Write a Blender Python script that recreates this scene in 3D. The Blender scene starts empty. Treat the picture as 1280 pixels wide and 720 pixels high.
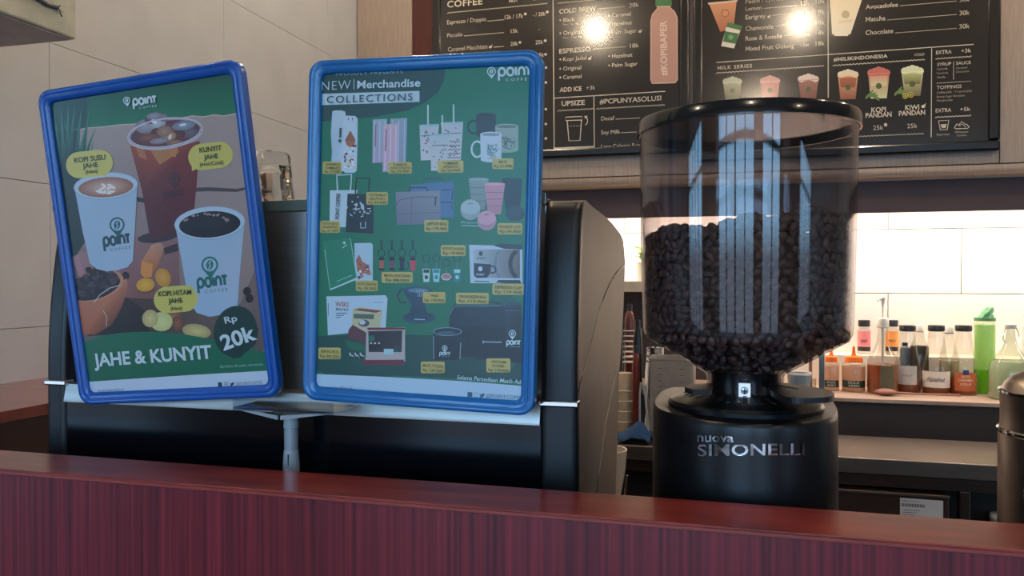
import bpy, bmesh, math, random
import numpy as np
from mathutils import Vector, Matrix
random.seed(7); rng = np.random.default_rng(7)
S = bpy.context.scene; COL = S.collection
R = math.radians; PI = math.pi
# ------------------------------------------------------------------ camera
YAW, PITCH, FPX, CZ = R(15.5), R(-0.63), 1000.0, 1.34
cam = bpy.data.cameras.new('camera'); camo = bpy.data.objects.new('camera', cam); COL.objects.link(camo)
camo.location = (0, 0, CZ); camo.rotation_euler = (R(90) + PITCH, 0, YAW)
cam.sensor_width = 36; cam.lens = 36 * FPX / 1280; cam.clip_start = .02; S.camera = camo
cam.dof.use_dof = False
# ------------------------------------------------------------------ view and sky
S.view_settings.view_transform = 'Standard'; S.view_settings.look = 'None'
S.view_settings.exposure = 0.0; S.view_settings.gamma = 1.0
try: S.view_settings.use_curve_mapping = False
except Exception: pass
S.cycles.max_bounces = 12; S.cycles.transparent_max_bounces = 24; S.cycles.transmission_bounces = 8
S.cycles.use_denoising = True
S.cycles.caustics_reflective = False; S.cycles.caustics_refractive = False
S.cycles.sample_clamp_indirect = 6
SKY = 3.0; WARM = (1.0, .80, .58)
w = bpy.data.worlds.new('sky'); S.world = w; w.use_nodes = True
nt = w.node_tree; nt.nodes.clear()
tc = nt.nodes.new('ShaderNodeTexCoord'); sp = nt.nodes.new('ShaderNodeSeparateXYZ'); rp = nt.nodes.new('ShaderNodeValToRGB')
bg = nt.nodes.new('ShaderNodeBackground'); wo = nt.nodes.new('ShaderNodeOutputWorld'); mr = nt.nodes.new('ShaderNodeMapRange')
mr.inputs[1].default_value = -1; mr.inputs[2].default_value = 1
nt.links.new(tc.outputs['Generated'], sp.inputs[0]); nt.links.new(sp.outputs['Z'], mr.inputs[0]); nt.links.new(mr.outputs[0], rp.inputs[0])
e = rp.color_ramp.elements
e[0].position = .0; e[0].color = (.07, .08, .10, 1); e[1].position = 1; e[1].color = (.25, .5, 1, 1)
a = e.new(.49); a.color = (.15, .19, .25, 1); a = e.new(.515); a.color = (.34, .64, .95, 1); a = e.new(.65); a.color = (.30, .62, 1, 1)
nt.links.new(rp.outputs[0], bg.inputs[0]); bg.inputs[1].default_value = SKY * 2.2
nt.links.new(bg.outputs[0], wo.inputs[0])
LED_POWER, LAMP_POWER = 12.5, 5.0

# ------------------------------------------------------------------ pixel -> place on a real plane
_R = Vector((math.cos(YAW), math.sin(YAW), 0)); _F0 = Vector((-math.sin(YAW), math.cos(YAW), 0)); _Z = Vector((0, 0, 1))
_F = _F0 * math.cos(PITCH) + _Z * math.sin(PITCH); _U = _Z * math.cos(PITCH) - _F0 * math.sin(PITCH); _C = Vector((0, 0, CZ))
def ray(x, y): return _F + _R * ((x - 640) / FPX) + _U * ((360 - y) / FPX)
def onY(x, y, Y): r = ray(x, y); return _C + r * (Y / r.y)
def onX(x, y, X): r = ray(x, y); return _C + r * (X / r.x)
def onZ(x, y, z): r = ray(x, y); return _C + r * ((z - CZ) / r.z)
def scl(x, Y): return Y / ray(x, 360).y / FPX       # metres per pixel at that depth

# ------------------------------------------------------------------ materials
def lin(c):
    return tuple(((v / 255) / 12.92 if v / 255 <= .04045 else ((v / 255 + .055) / 1.055) ** 2.4) for v in c)
MATS = {}
def pm(name, c, rough=.5, metal=0, coat=0, var=.06, scale=30, bump=0, stretch=None, c2=None, emit=0, spec=.5, rot=None, detail=4, contrast=(.35, .65)):
    if name in MATS: return MATS[name]
    m = bpy.data.materials.new(name); m.use_nodes = True; t = m.node_tree; b = t.nodes['Principled BSDF']
    b.inputs['Roughness'].default_value = rough; b.inputs['Metallic'].default_value = metal
    b.inputs['Coat Weight'].default_value = coat; b.inputs['Coat Roughness'].default_value = .05
    b.inputs['Specular IOR Level'].default_value = spec
    tc = t.nodes.new('ShaderNodeTexCoord'); mp = t.nodes.new('ShaderNodeMapping'); nz = t.nodes.new('ShaderNodeTexNoise'); cr = t.nodes.new('ShaderNodeValToRGB')
    t.links.new(tc.outputs['Object'], mp.inputs[0]); t.links.new(mp.outputs[0], nz.inputs[0]); t.links.new(nz.outputs['Fac'], cr.inputs[0]); t.links.new(cr.outputs[0], b.inputs['Base Color'])
    if stretch: mp.inputs['Scale'].default_value = stretch
    if rot: mp.inputs['Rotation'].default_value = rot
    nz.inputs['Scale'].default_value = scale; nz.inputs['Detail'].default_value = detail
    l = lin(c); l2 = lin(c2) if c2 else tuple(v * (1 - var * 2) for v in l)
    e = cr.color_ramp.elements; e[0].position, e[1].position = contrast
    e[0].color = (*l2, 1); e[1].color = (*(l if c2 else tuple(min(1, v * (1 + var)) for v in l)), 1)
    if bump:
        bp = t.nodes.new('ShaderNodeBump'); bp.inputs['Strength'].default_value = bump; bp.inputs['Distance'].default_value = .002
        t.links.new(nz.outputs['Fac'], bp.inputs['Height']); t.links.new(bp.outputs[0], b.inputs['Normal'])
    if emit: b.inputs['Emission Color'].default_value = (*l, 1); b.inputs['Emission Strength'].default_value = emit
    MATS[name] = m; return m
def glass(name, c=(245, 248, 248), rough=.02, ior=1.45, gain=1.0):
    if name in MATS: return MATS[name]
    m = bpy.data.materials.new(name); m.use_nodes = True; t = m.node_tree; t.nodes.clear()
    o = t.nodes.new('ShaderNodeOutputMaterial'); mx = t.nodes.new('ShaderNodeMixShader'); fr = t.nodes.new('ShaderNodeFresnel'); ml = t.nodes.new('ShaderNodeMath')
    tr = t.nodes.new('ShaderNodeBsdfTransparent'); g = t.nodes.new('ShaderNodeBsdfGlossy')
    ge = t.nodes.new('ShaderNodeNewGeometry'); mi = t.nodes.new('ShaderNodeMix'); mi.inputs[2].default_value = ior; mi.inputs[3].default_value = 1 / ior   # the same reflection entering and leaving the thin wall
    t.links.new(ge.outputs['Backfacing'], mi.inputs[0]); t.links.new(mi.outputs[0], fr.inputs[0]); tr.inputs[0].default_value = (*lin(c), 1); g.inputs['Roughness'].default_value = rough
    nz = t.nodes.new('ShaderNodeTexNoise'); nz.inputs['Scale'].default_value = 12
    bp = t.nodes.new('ShaderNodeBump'); bp.inputs['Strength'].default_value = .02; t.links.new(nz.outputs['Fac'], bp.inputs['Height']); t.links.new(bp.outputs[0], g.inputs['Normal'])
    ml.operation = 'MULTIPLY'; ml.inputs[1].default_value = gain; ml.use_clamp = True
    t.links.new(fr.outputs[0], ml.inputs[0]); t.links.new(ml.outputs[0], mx.inputs[0]); t.links.new(tr.outputs[0], mx.inputs[1]); t.links.new(g.outputs[0], mx.inputs[2]); t.links.new(mx.outputs[0], o.inputs[0])
    MATS[name] = m; return m
def solid_glass(name, c=(250, 252, 252), ior=1.45, rough=0.0):
    if name in MATS: return MATS[name]
    m = bpy.data.materials.new(name); m.use_nodes = True; b = m.node_tree.nodes['Principled BSDF']
    b.inputs['Base Color'].default_value = (*lin(c), 1); b.inputs['Transmission Weight'].default_value = 1; b.inputs['IOR'].default_value = ior; b.inputs['Roughness'].default_value = rough
    MATS[name] = m; return m
def print_mat(name, rough=.3, coat=.3, spec=.5):
    if name in MATS: return MATS[name]
    m = bpy.data.materials.new(name); m.use_nodes = True; t = m.node_tree; b = t.nodes['Principled BSDF']
    at = t.nodes.new('ShaderNodeAttribute'); at.attribute_name = 'Col'; t.links.new(at.outputs['Color'], b.inputs['Base Color'])
    b.inputs['Roughness'].default_value = rough; b.inputs['Coat Weight'].default_value = coat; b.inputs['Coat Roughness'].default_value = .12
    b.inputs['Specular IOR Level'].default_value = spec
    nz = t.nodes.new('ShaderNodeTexNoise'); nz.inputs['Scale'].default_value = 9; nz.inputs['Detail'].default_value = 2
    bp = t.nodes.new('ShaderNodeBump'); bp.inputs['Strength'].default_value = .12; bp.inputs['Distance'].default_value = .01
    tcn = t.nodes.new('ShaderNodeTexCoord'); t.links.new(tcn.outputs['Object'], nz.inputs[0])
    t.links.new(nz.outputs['Fac'], bp.inputs['Height']); t.links.new(bp.outputs[0], b.inputs['Normal']); t.links.new(bp.outputs[0], b.inputs['Coat Normal'])
    MATS[name] = m; return m
def emis(name, c, s):
    if name in MATS: return MATS[name]
    m = bpy.data.materials.new(name); m.use_nodes = True; t = m.node_tree; t.nodes.clear()
    o = t.nodes.new('ShaderNodeOutputMaterial'); e = t.nodes.new('ShaderNodeEmission'); e.inputs[0].default_value = (*c, 1); e.inputs[1].default_value = s
    t.links.new(e.outputs[0], o.inputs[0]); MATS[name] = m; return m

# ------------------------------------------------------------------ mesh builder
class MB:
    def __init__(s): s.v = []; s.f = []; s.c = []; s.sm = []
    def add(s, vs, fs, smooth=False):
        o = len(s.v); s.v += [tuple(p) for p in vs]; s.f += [tuple(i + o for i in f) for f in fs]; s.sm += [smooth] * len(fs); return s
    def box(s, a, b, bev=0):
        a = [min(p, q) for p, q in zip(a, b)], [max(p, q) for p, q in zip(a, b)]; (x0, y0, z0), (x1, y1, z1) = a
        bev = min(bev, (x1 - x0) / 2.01, (y1 - y0) / 2.01, (z1 - z0) / 2.01)
        if bev <= 0:
            v = [(x0, y0, z0), (x1, y0, z0), (x1, y1, z0), (x0, y1, z0), (x0, y0, z1), (x1, y0, z1), (x1, y1, z1), (x0, y1, z1)]
            return s.add(v, [(3, 2, 1, 0), (4, 5, 6, 7), (0, 1, 5, 4), (1, 2, 6, 5), (2, 3, 7, 6), (3, 0, 4, 7)])
        bm = bmesh.new(); r = bmesh.ops.create_cube(bm, size=1)
        for p in bm.verts: p.co = Vector(((p.co.x + .5) * (x1 - x0) + x0, (p.co.y + .5) * (y1 - y0) + y0, (p.co.z + .5) * (z1 - z0) + z0))
        bmesh.ops.bevel(bm, geom=bm.edges[:], offset=bev, segments=2, affect='EDGES', profile=.5)
        bm.verts.index_update(); s.add([p.co[:] for p in bm.verts], [[p.index for p in f.verts] for f in bm.faces]); bm.free(); return s
    def lathe(s, prof, n=32, c=(0, 0, 0), smooth=True, a0=0, a1=2 * PI, ax='z', cap=False):
        full = abs(a1 - a0 - 2 * PI) < 1e-6; k = n if full else n + 1; v = []; f = []
        for r, z in prof:
            for i in range(k):
                t = a0 + (a1 - a0) * i / n
                if ax == 'z': v.append((c[0] + r * math.cos(t), c[1] + r * math.sin(t), c[2] + z))
                elif ax == 'y': v.append((c[0] + r * math.cos(t), c[1] - z, c[2] + r * math.sin(t)))
                else: v.append((c[0] + z, c[1] + r * math.cos(t), c[2] + r * math.sin(t)))
        for j in range(len(prof) - 1):
            for i in range(n):
                i2 = (i + 1) % k; f.append((j * k + i, j * k + i2, (j + 1) * k + i2, (j + 1) * k + i))
        if cap and full:
            f.append(tuple(reversed(range(k)))); f.append(tuple((len(prof) - 1) * k + i for i in range(k)))
        return s.add(v, f, smooth)
    def prism(s, poly, d0, d1, axis='z', smooth=False):
        n = len(poly)
        def P(p, d): return {'z': (p[0], p[1], d), 'y': (p[0], d, p[1]), 'x': (d, p[0], p[1])}[axis]
        v = [P(p, d0) for p in poly] + [P(p, d1) for p in poly]
        f = [(i, (i + 1) % n, n + (i + 1) % n, n + i) for i in range(n)]
        s.add(v, f, smooth); s.add(v, [tuple(range(n - 1, -1, -1)), tuple(range(n, 2 * n))]); return s
    def tube(s, pts, r, n=10, smooth=True, caps=True):
        pts = [Vector(p) for p in pts]; rs = r if isinstance(r, (list, tuple)) else [r] * len(pts); v = []; f = []
        up = None
        for i, p in enumerate(pts):
            d = (pts[min(i + 1, len(pts) - 1)] - pts[max(i - 1, 0)]).normalized()
            if up is None: up = d.orthogonal().normalized()
            up = (up - d * up.dot(d)).normalized(); sd = d.cross(up)
            for k in range(n):
                t = 2 * PI * k / n; v.append(p + (up * math.cos(t) + sd * math.sin(t)) * rs[i])
        for j in range(len(pts) - 1):
            for k in range(n): k2 = (k + 1) % n; f.append((j * n + k, j * n + k2, (j + 1) * n + k2, (j + 1) * n + k))
        if caps: f.append(tuple(reversed(range(n)))); f.append(tuple((len(pts) - 1) * n + k for k in range(n)))
        return s.add(v, f, smooth)
    def loops(s, L, close=True, cap0=False, cap1=False, smooth=True):
        n = len(L[0]); v = [p for l in L for p in l]; f = []
        for j in range(len(L) - 1):
            for i in range(n if close else n - 1): i2 = (i + 1) % n; f.append((j * n + i, j * n + i2, (j + 1) * n + i2, (j + 1) * n + i))
        if cap0: f.append(tuple(reversed(range(n))))
        if cap1: f.append(tuple((len(L) - 1) * n + i for i in range(n)))
        return s.add(v, f, smooth)
def tag(o, label=None, cat=None, group=None, kind=None):
    if label: o['label'] = label
    if cat: o['category'] = cat
    if group: o['group'] = group
    if kind: o['kind'] = kind
    return o
def root_loc(p):
    v = Vector((0, 0, 0))
    while p is not None: v += p.location; p = p.parent
    return v
def obj(name, mb, mat, parent=None, world=False, auto=35):
    """one mesh object; world=True: vertices were given in world coordinates (unrotated parents)"""
    me = bpy.data.meshes.new(name); vs = mb.v
    if world and parent is not None:
        q = root_loc(parent); vs = [(a - q.x, b - q.y, c - q.z) for a, b, c in vs]
    me.from_pydata(vs, [], mb.f); me.update()
    if any(mb.sm):
        me.polygons.foreach_set('use_smooth', mb.sm)
        try: me.set_sharp_from_angle(angle=R(auto))
        except Exception: pass
    bm = bmesh.new(); bm.from_mesh(me); bmesh.ops.remove_doubles(bm, verts=bm.verts, dist=1e-6); bmesh.ops.recalc_face_normals(bm, faces=bm.faces); bm.to_mesh(me); bm.free()
    me.materials.append(mat); o = bpy.data.objects.new(name, me); COL.objects.link(o)
    if parent is not None: o.parent = parent
    return o
def thing(name, label, cat, loc=(0, 0, 0), group=None, rot=None):
    o = bpy.data.objects.new(name, None); COL.objects.link(o); o.location = loc; o.empty_display_size = .05
    if rot is not None: o.rotation_euler = rot
    return tag(o, label, cat, group)
def struct(name, mb, mat, parent=None):
    o = obj(name, mb, mat, parent)
    if parent is None: o['kind'] = 'structure'
    return o

# ------------------------------------------------------------------ text and flat print
_tc = {}
def text_mesh(s, bold=0.0, spacing=1.0, shear=0.0):
    k = (s, bold, spacing, shear)
    if k in _tc: return _tc[k]
    cu = bpy.data.curves.new('t', 'FONT'); cu.body = s; cu.size = 1; cu.resolution_u = 3; cu.offset = bold; cu.space_character = spacing; cu.shear = shear
    o = bpy.data.objects.new('t', cu); COL.objects.link(o)
    me = bpy.data.meshes.new_from_object(o); v = [tuple(p.co[:2]) for p in me.vertices]; f = [tuple(p.vertices) for p in me.polygons]
    bpy.data.objects.remove(o); bpy.data.curves.remove(cu); bpy.data.meshes.remove(me)
    if not v: return [], []
    x0 = min(p[0] for p in v); x1 = max(p[0] for p in v)
    v = [((p[0] - x0) / (x1 - x0), p[1] / .70) for p in v]     # width 1, cap height about 1
    _tc[k] = (v, f); return _tc[k]
class Print:
    """flat print: coloured shapes on one plane, in thin ink layers; plane given by a matrix (local x, z) -> world, facing local -y"""
    def __init__(s, M, step=6e-5, y0=0.0): s.M = M; s.Mi = M.inverted(); s.v = []; s.f = []; s.c = []; s.step = step; s.y0 = y0; s.calls = []; s.cid = None
    def mark(s, layer, o):
        if s.cid is not None: s.calls[s.cid][2].append((o, len(s.v)))
        else: s.calls.append((layer, len(s.calls), [(o, len(s.v))]))
    def begin(s, layer): s.calls.append((layer, len(s.calls), [])); s.cid = len(s.calls) - 1
    def end(s): s.cid = None
    def settle(s):
        # ink order: a shape lies just above every earlier shape it overlaps
        done = []
        for layer, k, rs in sorted(s.calls, key=lambda c: (c[0], c[1])):
            ids = [i for a, b in rs for i in range(a, b)]
            if not ids: continue
            us = [s.v[i][0] for i in ids]; vs = [s.v[i][2] for i in ids]; bb = (min(us), max(us), min(vs), max(vs)); lv = 1
            for b2, l2 in done:
                if l2 >= lv and bb[0] <= b2[1] and b2[0] <= bb[1] and bb[2] <= b2[3] and b2[2] <= bb[3]: lv = l2 + 1
            done.append((bb, lv))
            for i in ids: s.v[i] = (s.v[i][0], s.y0 - lv * s.step, s.v[i][2])
        return max((l for _, l in done), default=0)
    def px(s, x, y):
        o = s.Mi @ _C; d = s.Mi.to_3x3() @ ray(x, y); t = (s.y0 - o.y) / d.y; p = o + d * t; return (p.x, p.z)
    def poly(s, uv, col, layer=1, cols=None):
        o = len(s.v); s.v += [(u, 0, v) for u, v in uv]; s.mark(layer, o); s.f.append(tuple(range(o, o + len(uv)))); s.c.append(cols if cols else [col] * len(uv))
    def pp(s, pts, col, layer=1, cols=None): s.poly([s.px(*p) for p in pts], col, layer, cols)
    def ell(s, cx, cy, rx, ry, col, layer=1, ang=0, col2=None, n=28, a0=0, a1=360):
        ca, sa = math.cos(R(ang)), math.sin(R(ang)); P = []
        full = a1 - a0 >= 360
        for i in range(n + (0 if full else 1)):
            t = R(a0 + (a1 - a0) * i / n); x, y = rx * math.cos(t), ry * math.sin(t); P.append((cx + x * ca - y * sa, cy + x * sa + y * ca))
        if col2 is None: s.pp(P, col, layer); return
        s.begin(layer)
        for i in range(len(P)):
            if not full and i == len(P) - 1: break
            s.pp([(cx, cy), P[i], P[(i + 1) % len(P)]], col, layer, [col, col2, col2])
        s.end()
    def grad(s, a, b, c, d, ct, cb, layer=1):      # quad tl,tr,br,bl with top and bottom colours
        s.pp([a, b, c, d], None, layer, [ct, ct, cb, cb])
    def stroke(s, pts, wpx, col, layer=1, closed=False, cap=True):
        P = [Vector(s.px(*p)) for p in pts]; c0 = pts[0]; k = (Vector(s.px(c0[0] + 1, c0[1])) - Vector(s.px(*c0))).length; w = wpx * k / 2
        n = len(P); L = []; Rr = []
        for i in range(n):
            if closed: d = P[(i + 1) % n] - P[i - 1]
            else: d = P[min(i + 1, n - 1)] - P[max(i - 1, 0)]
            d = d.normalized() if d.length > 0 else Vector((1, 0)); q = Vector((-d.y, d.x)) * w
            L.append(P[i] + q); Rr.append(P[i] - q)
        s.begin(layer)
        for i in range(n if closed else n - 1):
            j = (i + 1) % n; s.poly([L[i][:], L[j][:], Rr[j][:], Rr[i][:]], col, layer)
        s.end()
    def level(s, x0, y0, x1):                       # the pixel row at x1 that is level (in the plane) with (x0, y0)
        v0 = s.px(x0, y0)[1]; y = y0
        for _ in range(6):
            va = s.px(x1, y)[1]; vb = s.px(x1, y + 1)[1]; y += (v0 - va) / (vb - va)
        return y
    def text(s, t, x0, y0, x1, h, col, layer=5, bold=0.0, y1=None, spacing=1.0, shear=0.0):
        if y1 is None: y1 = s.level(x0, y0, x1)
        a = Vector(s.px(x0, y0)); b = Vector(s.px(x1, y1)); k = (Vector(s.px(x0, y0 - h)) - a).length
        d = b - a; up = Vector((-d.y, d.x)).normalized() * k
        v, f = text_mesh(t, bold, spacing, shear); o = len(s.v)
        for p in v: q = a + d * p[0] + up * p[1]; s.v.append((q.x, 0, q.y))
        s.mark(layer, o)
        for g in f: s.f.append(tuple(i + o for i in g)); s.c.append([col] * len(g))
    def hline(s, x0, y0, x1, wpx, col, layer=4): s.stroke([(x0, y0), (x1, s.level(x0, y0, x1))], wpx, col, layer)
    def wavy(s, x0, y0, x1, wpx, col, amp=1.0, per=6.0, layer=4):
        n = max(8, int((x1 - x0) / per * 6)); y1 = s.level(x0, y0, x1)
        s.stroke([(x0 + (x1 - x0) * i / n, y0 + (y1 - y0) * i / n + amp * math.sin((x1 - x0) * i / n / per * 2 * PI)) for i in range(n + 1)], wpx, col, layer)
    def build(s, name, mat, parent, kind=None):
        s.settle(); me = bpy.data.meshes.new(name); me.from_pydata(s.v, [], s.f); ca = me.color_attributes.new('Col', 'FLOAT_COLOR', 'CORNER')
        d = []
        for cs in s.c:
            for c in cs: d += [*lin(c), 1]
        ca.data.foreach_set('color', d); me.materials.append(mat)
        # every face looks along local -y
        me.update(); flip = [p.normal.y > 0 for p in me.polygons]
        if any(flip):
            bm = bmesh.new(); bm.from_mesh(me); bm.faces.ensure_lookup_table(); bmesh.ops.reverse_faces(bm, faces=[bm.faces[i] for i, q in enumerate(flip) if q]); bm.to_mesh(me); bm.free()
        o = bpy.data.objects.new(name, me); COL.objects.link(o); o.parent = parent
        if kind: o['kind'] = kind
        return o
def arcpts(cx, cy, rx, ry, a0, a1, n=14, tilt=0):
    ca, sa = math.cos(R(tilt)), math.sin(R(tilt)); out = []
    for i in range(n + 1):
        t = R(a0 + (a1 - a0) * i / n); x, y = rx * math.cos(t), ry * math.sin(t); out.append((cx + x * ca - y * sa, cy + x * sa + y * ca))
    return out
def logo(P, x, y, w, h, col, layer=6, tilt=0, sw=None, sub=True, mark=True, subcol=None):
    """the pin mark with a bean in it, then 'point' in round strokes and a small COFFEE; x,y = left baseline, w = width, h = x-height"""
    ca, sa = math.cos(R(tilt)), math.sin(R(tilt)); sw = sw or h * .28
    def T(px, py): return (x + px * ca - py * sa, y + px * sa + py * ca)
    def st(pts, ww=sw): P.stroke([T(*p) for p in pts], ww, col, layer)
    u = w / 4.75; r = min(u * .46, h * .5); o = 0.0
    st([(0, h * .62), (0, -h * .5)]); st(arcpts(r, -h * .5, r, h * .5, 180, 540, 18))
    st(arcpts(u * 1.68, -h * .5, r, h * .5, 0, 360, 18))
    st([(u * 2.5, 0), (u * 2.5, -h * 1.02)])
    st([(u * 2.9, 0), (u * 2.9, -h * .5)] + arcpts(u * 2.9 + r * .9, -h * .5, r * .9, h * .5, 180, 360, 10) + [(u * 2.9 + r * 1.8, 0)])
    st([(u * 3.9, -h * 1.0), (u * 4.75, -h * 1.0)]); st([(u * 4.33, 0), (u * 4.33, -h * 1.0)])
    if sub:
        a, b = T(u * 1.0, h * .72), T(w * .98, h * .72); P.text('COFFEE', *a, b[0], h * .34, subcol or col, layer, y1=b[1], spacing=1.6)
def pin(P, cx, cy, r, col, inner, layer=6, tilt=0):
    ca, sa = math.cos(R(tilt)), math.sin(R(tilt))
    def T(px, py): return (cx + px * ca - py * sa, cy + px * sa + py * ca)
    out = [T(q[0], q[1]) for q in arcpts(0, 0, r, r, 150, 390, 20)] + [T(0, r * 1.65)]
    P.pp(out, col, layer)
    P.pp([T(q[0] * .78, q[1] * .78) for q in arcpts(0, 0, r, r, 0, 360, 20)[:-1]], inner, layer + .5)
    P.ell(*T(0, 0), r * .4, r * .6, col, layer + 1, ang=tilt + 15)
    P.stroke([T(r * .18, -r * .5), T(-r * .06, -r * .12), T(r * .08, r * .1), T(-r * .16, r * .5)], r * .16, inner, layer + 1.5)

# ================================================================== LAMPS (each with its own light in its builder)
M_white = pm('painted_metal_white', (225, 225, 220), .4)
def downlight(x, y, z=2.88, power=LAMP_POWER, r=.05, i=0):
    t = thing('ceiling_downlight', 'small round warm ceiling downlight outside the picture, reflected in a board or added as unseen fill', 'lamp', (x, y, z), 'ceiling downlights')
    obj('trim_ring', MB().lathe([(r, 0), (r + .018, -.004), (r + .02, 0), (r + .02, .02), (r, .02)], 28), M_white, t)
    g = .032
    obj('socket', MB().lathe([(.0005, .0), (.022, .0), (.02, -.012), (.0005, -.012)], 20), M_white, t)
    obj('bulb', MB().lathe([(.0005, -.012)] + [(g * math.sin(R(q)), -.012 - g + g * math.cos(R(q))) for q in range(15, 180, 15)] + [(.0005, -.012 - 2 * g)], 20), emis('lamp_glow', WARM, power * 42), t)

# ================================================================== STRUCTURE
XW = -1.484; YB = 2.98; YV = 3.10; YW = 3.40; ZC = 2.9
M_grout_l = pm('grout_pale', (172, 174, 176), .7)
T_left = pm('wall_tile_left', (190, 195, 201), .38, var=.03, scale=6, bump=.03)
T_back = pm('wall_tile_back', (238, 226, 214), .22, var=.015, scale=5, bump=.02)
M_grout = pm('grout', (150, 142, 134), .8)
M_floor = pm('floor_stone', (120, 112, 104), .5, scale=8)
M_plaster = pm('plaster', (190, 184, 176), .8, scale=14)
M_ceil = pm('ceiling_paint', (205, 200, 194), .8, scale=9)
struct('floor', MB().box((-7, -2.7, -.1), (9, 3.6, 0)), M_floor)
struct('ceiling', MB().box((-7, -2.7, ZC), (9, 3.6, ZC + .1)), M_ceil)
wl = struct('wall_left', MB().box((XW - .15, .58, 0), (XW - .012, YW, ZC)), M_grout_l)
zs = [1.8725 + .319 * k for k in range(-3, 4)]; zs = [.6] + zs[0:]; ys = [.58] + [2.1 + .64 * k for k in range(-2, 3)]; ys[-1] = YW - .02
ys = sorted(set([y for y in ys if y <= YW - .01])); ys[-1] = 3.36
for j in range(len(zs) - 1):
    for i in range(len(ys) - 1):
        z0, z1 = zs[j], min(zs[j + 1], ZC)
        if z1 - z0 < .03: continue
        obj('wall_tile', MB().box((XW - .012, ys[i] + .0006, z0 + .0006), (XW, ys[i + 1] - .0006, z1 - .0006), .0008), T_left, wl)
wb = struct('wall_back', MB().box((XW - .15, YW + .01, 0), (3.2, YW + .15, ZC)), M_grout)
for j in range(4):
    z0 = .784 + .25 * j; off = .58 if j % 2 == 1 else .837
    x = off - .514 * 5
    while x < 3.0:
        if x + .514 > XW:
            obj('wall_tile', MB().box((max(x, XW) + .0012, YW, z0 + .0012), (x + .514 - .0012, YW + .01, z0 + .25 - .0012), .0015), T_back, wb)
        x += .514
struct('wall_right', MB().box((9, -2.7, 0), (9.1, 3.6, ZC)), M_plaster)
struct('wall_back_right', MB().box((3.2, 3.4, 0), (9, 3.55, ZC)), M_plaster)
struct('wall_front_left', MB().box((-7, .58, 0), (XW - .15, .7, ZC)), M_plaster)
struct('wall_far_left', MB().box((-7.1, -2.7, 0), (-7, .7, ZC)), M_plaster)
# shopfront behind the camera: openings between piers, daylight comes through them
ops = [(-6.4, -3.6), (-1.85, .55), (1.05, 2.45), (5.2, 8.8)]
mbw = MB(); x = -7
for a, b in ops: mbw.box((x, -2.7, 0), (a, -2.55, ZC)); mbw.box((a, -2.7, 2.38), (b, -2.55, ZC)); mbw.box((a, -2.7, 0), (b, -2.55, .12)); x = b
mbw.box((x, -2.7, 0), (9, -2.55, ZC)); struct('wall_rear', mbw, M_plaster)
M_mull = pm('window_frame_dark', (40, 42, 46), .4)
for k, (a, b) in enumerate(ops):
    f = MB(); n = max(1, int((b - a) / .55))
    for q in range(n + 1):
        xx = a + (b - a) * q / n; f.box((xx - (.03 if q % 2 else .05), -2.66, .12), (xx + .03, -2.6, 2.38))
    f.box((a, -2.66, 1.95), (b, -2.6, 2.0)); f.box((a, -2.66, .12), (b, -2.6, .17)); f.box((a, -2.66, 2.33), (b, -2.6, 2.38))
    struct('window_%d' % (k + 1), f, M_mull)

# ------------------------------------------------------------------ overhead cabinets with the boards, valance, LED
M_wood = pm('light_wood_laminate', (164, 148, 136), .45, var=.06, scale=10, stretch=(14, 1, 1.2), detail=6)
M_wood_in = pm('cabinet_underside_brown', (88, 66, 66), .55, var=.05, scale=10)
M_red_dark = pm('dark_red_panel', (78, 30, 26), .4, var=.1, scale=10, stretch=(10, 1, .6))
oc = thing('overhead_cabinet', 'light wood overhead cabinet run behind the menu boards', 'cabinet', (0.2, YB, 1.69))
zb = 1.724
xs = [XW + .004, -1.240, -1.146, -.15 - .001, .844, 1.9, 3.0]
obj('panel', MB().box((xs[0], YB, zb), (xs[1] - .002, YB + .02, ZC), .001), M_wood, oc, True)
o = obj('red_panel', MB().box((xs[1], YB + .006, zb), (-1.135, YB + .02, ZC), .001), M_red_dark, oc, True); o['label'] = 'dark red recessed strip'
obj('panel', MB().box((-1.133, YB, zb), (xs[4] - .0015, YB + .02, ZC), .001), M_wood, oc, True)
obj('panel', MB().box((xs[4] + .0015, YB, zb), (xs[5] - .0015, YB + .02, ZC), .001), M_wood, oc, True)
obj('panel', MB().box((xs[5] + .0015, YB, zb), (xs[6], YB + .02, ZC), .001), M_wood, oc, True)
prof = [(YB - .001, zb - .004)] + [(YB + .014 - .015 * math.cos(R(q)), zb - .018 - .016 * math.sin(R(q))) for q in range(0, 91, 15)] + [(YV, zb - .034), (YV, zb - .004)]
obj('bottom_rail', MB().prism(prof, XW + .004, 3.0, 'x', True), M_wood, oc, True)
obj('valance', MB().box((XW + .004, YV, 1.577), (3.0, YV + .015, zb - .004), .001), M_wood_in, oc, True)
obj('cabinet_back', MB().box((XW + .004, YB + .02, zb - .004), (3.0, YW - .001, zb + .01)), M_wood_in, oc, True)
led = thing('led_strip', 'bright warm white strip light glowing under the overhead cabinet behind the valance', 'lamp', (.5, 3.2, 1.70))
obj('housing', MB().box((XW + .1, 3.185, 1.700), (2.9, 3.215, 1.719)), M_white, led, True)
obj('diffuser', MB().box((XW + .1, 3.187, 1.694), (2.9, 3.213, 1.6995)), emis('led_glow', (1, .88, .74), 10), led, True)
for xx in (-.6, 1.0, 2.4):
    l = bpy.data.lights.new('led_light', 'AREA'); l.shape = 'RECTANGLE'; l.size = 1.5; l.size_y = .03; l.energy = LED_POWER; l.color = (1, .88, .74)
    o = bpy.data.objects.new('led_light', l); COL.objects.link(o); o.parent = led; o.location = (xx - .5, 0, -.012)
downlight(-.801, 1.143, power=9); downlight(.368, .940, power=22)
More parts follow.
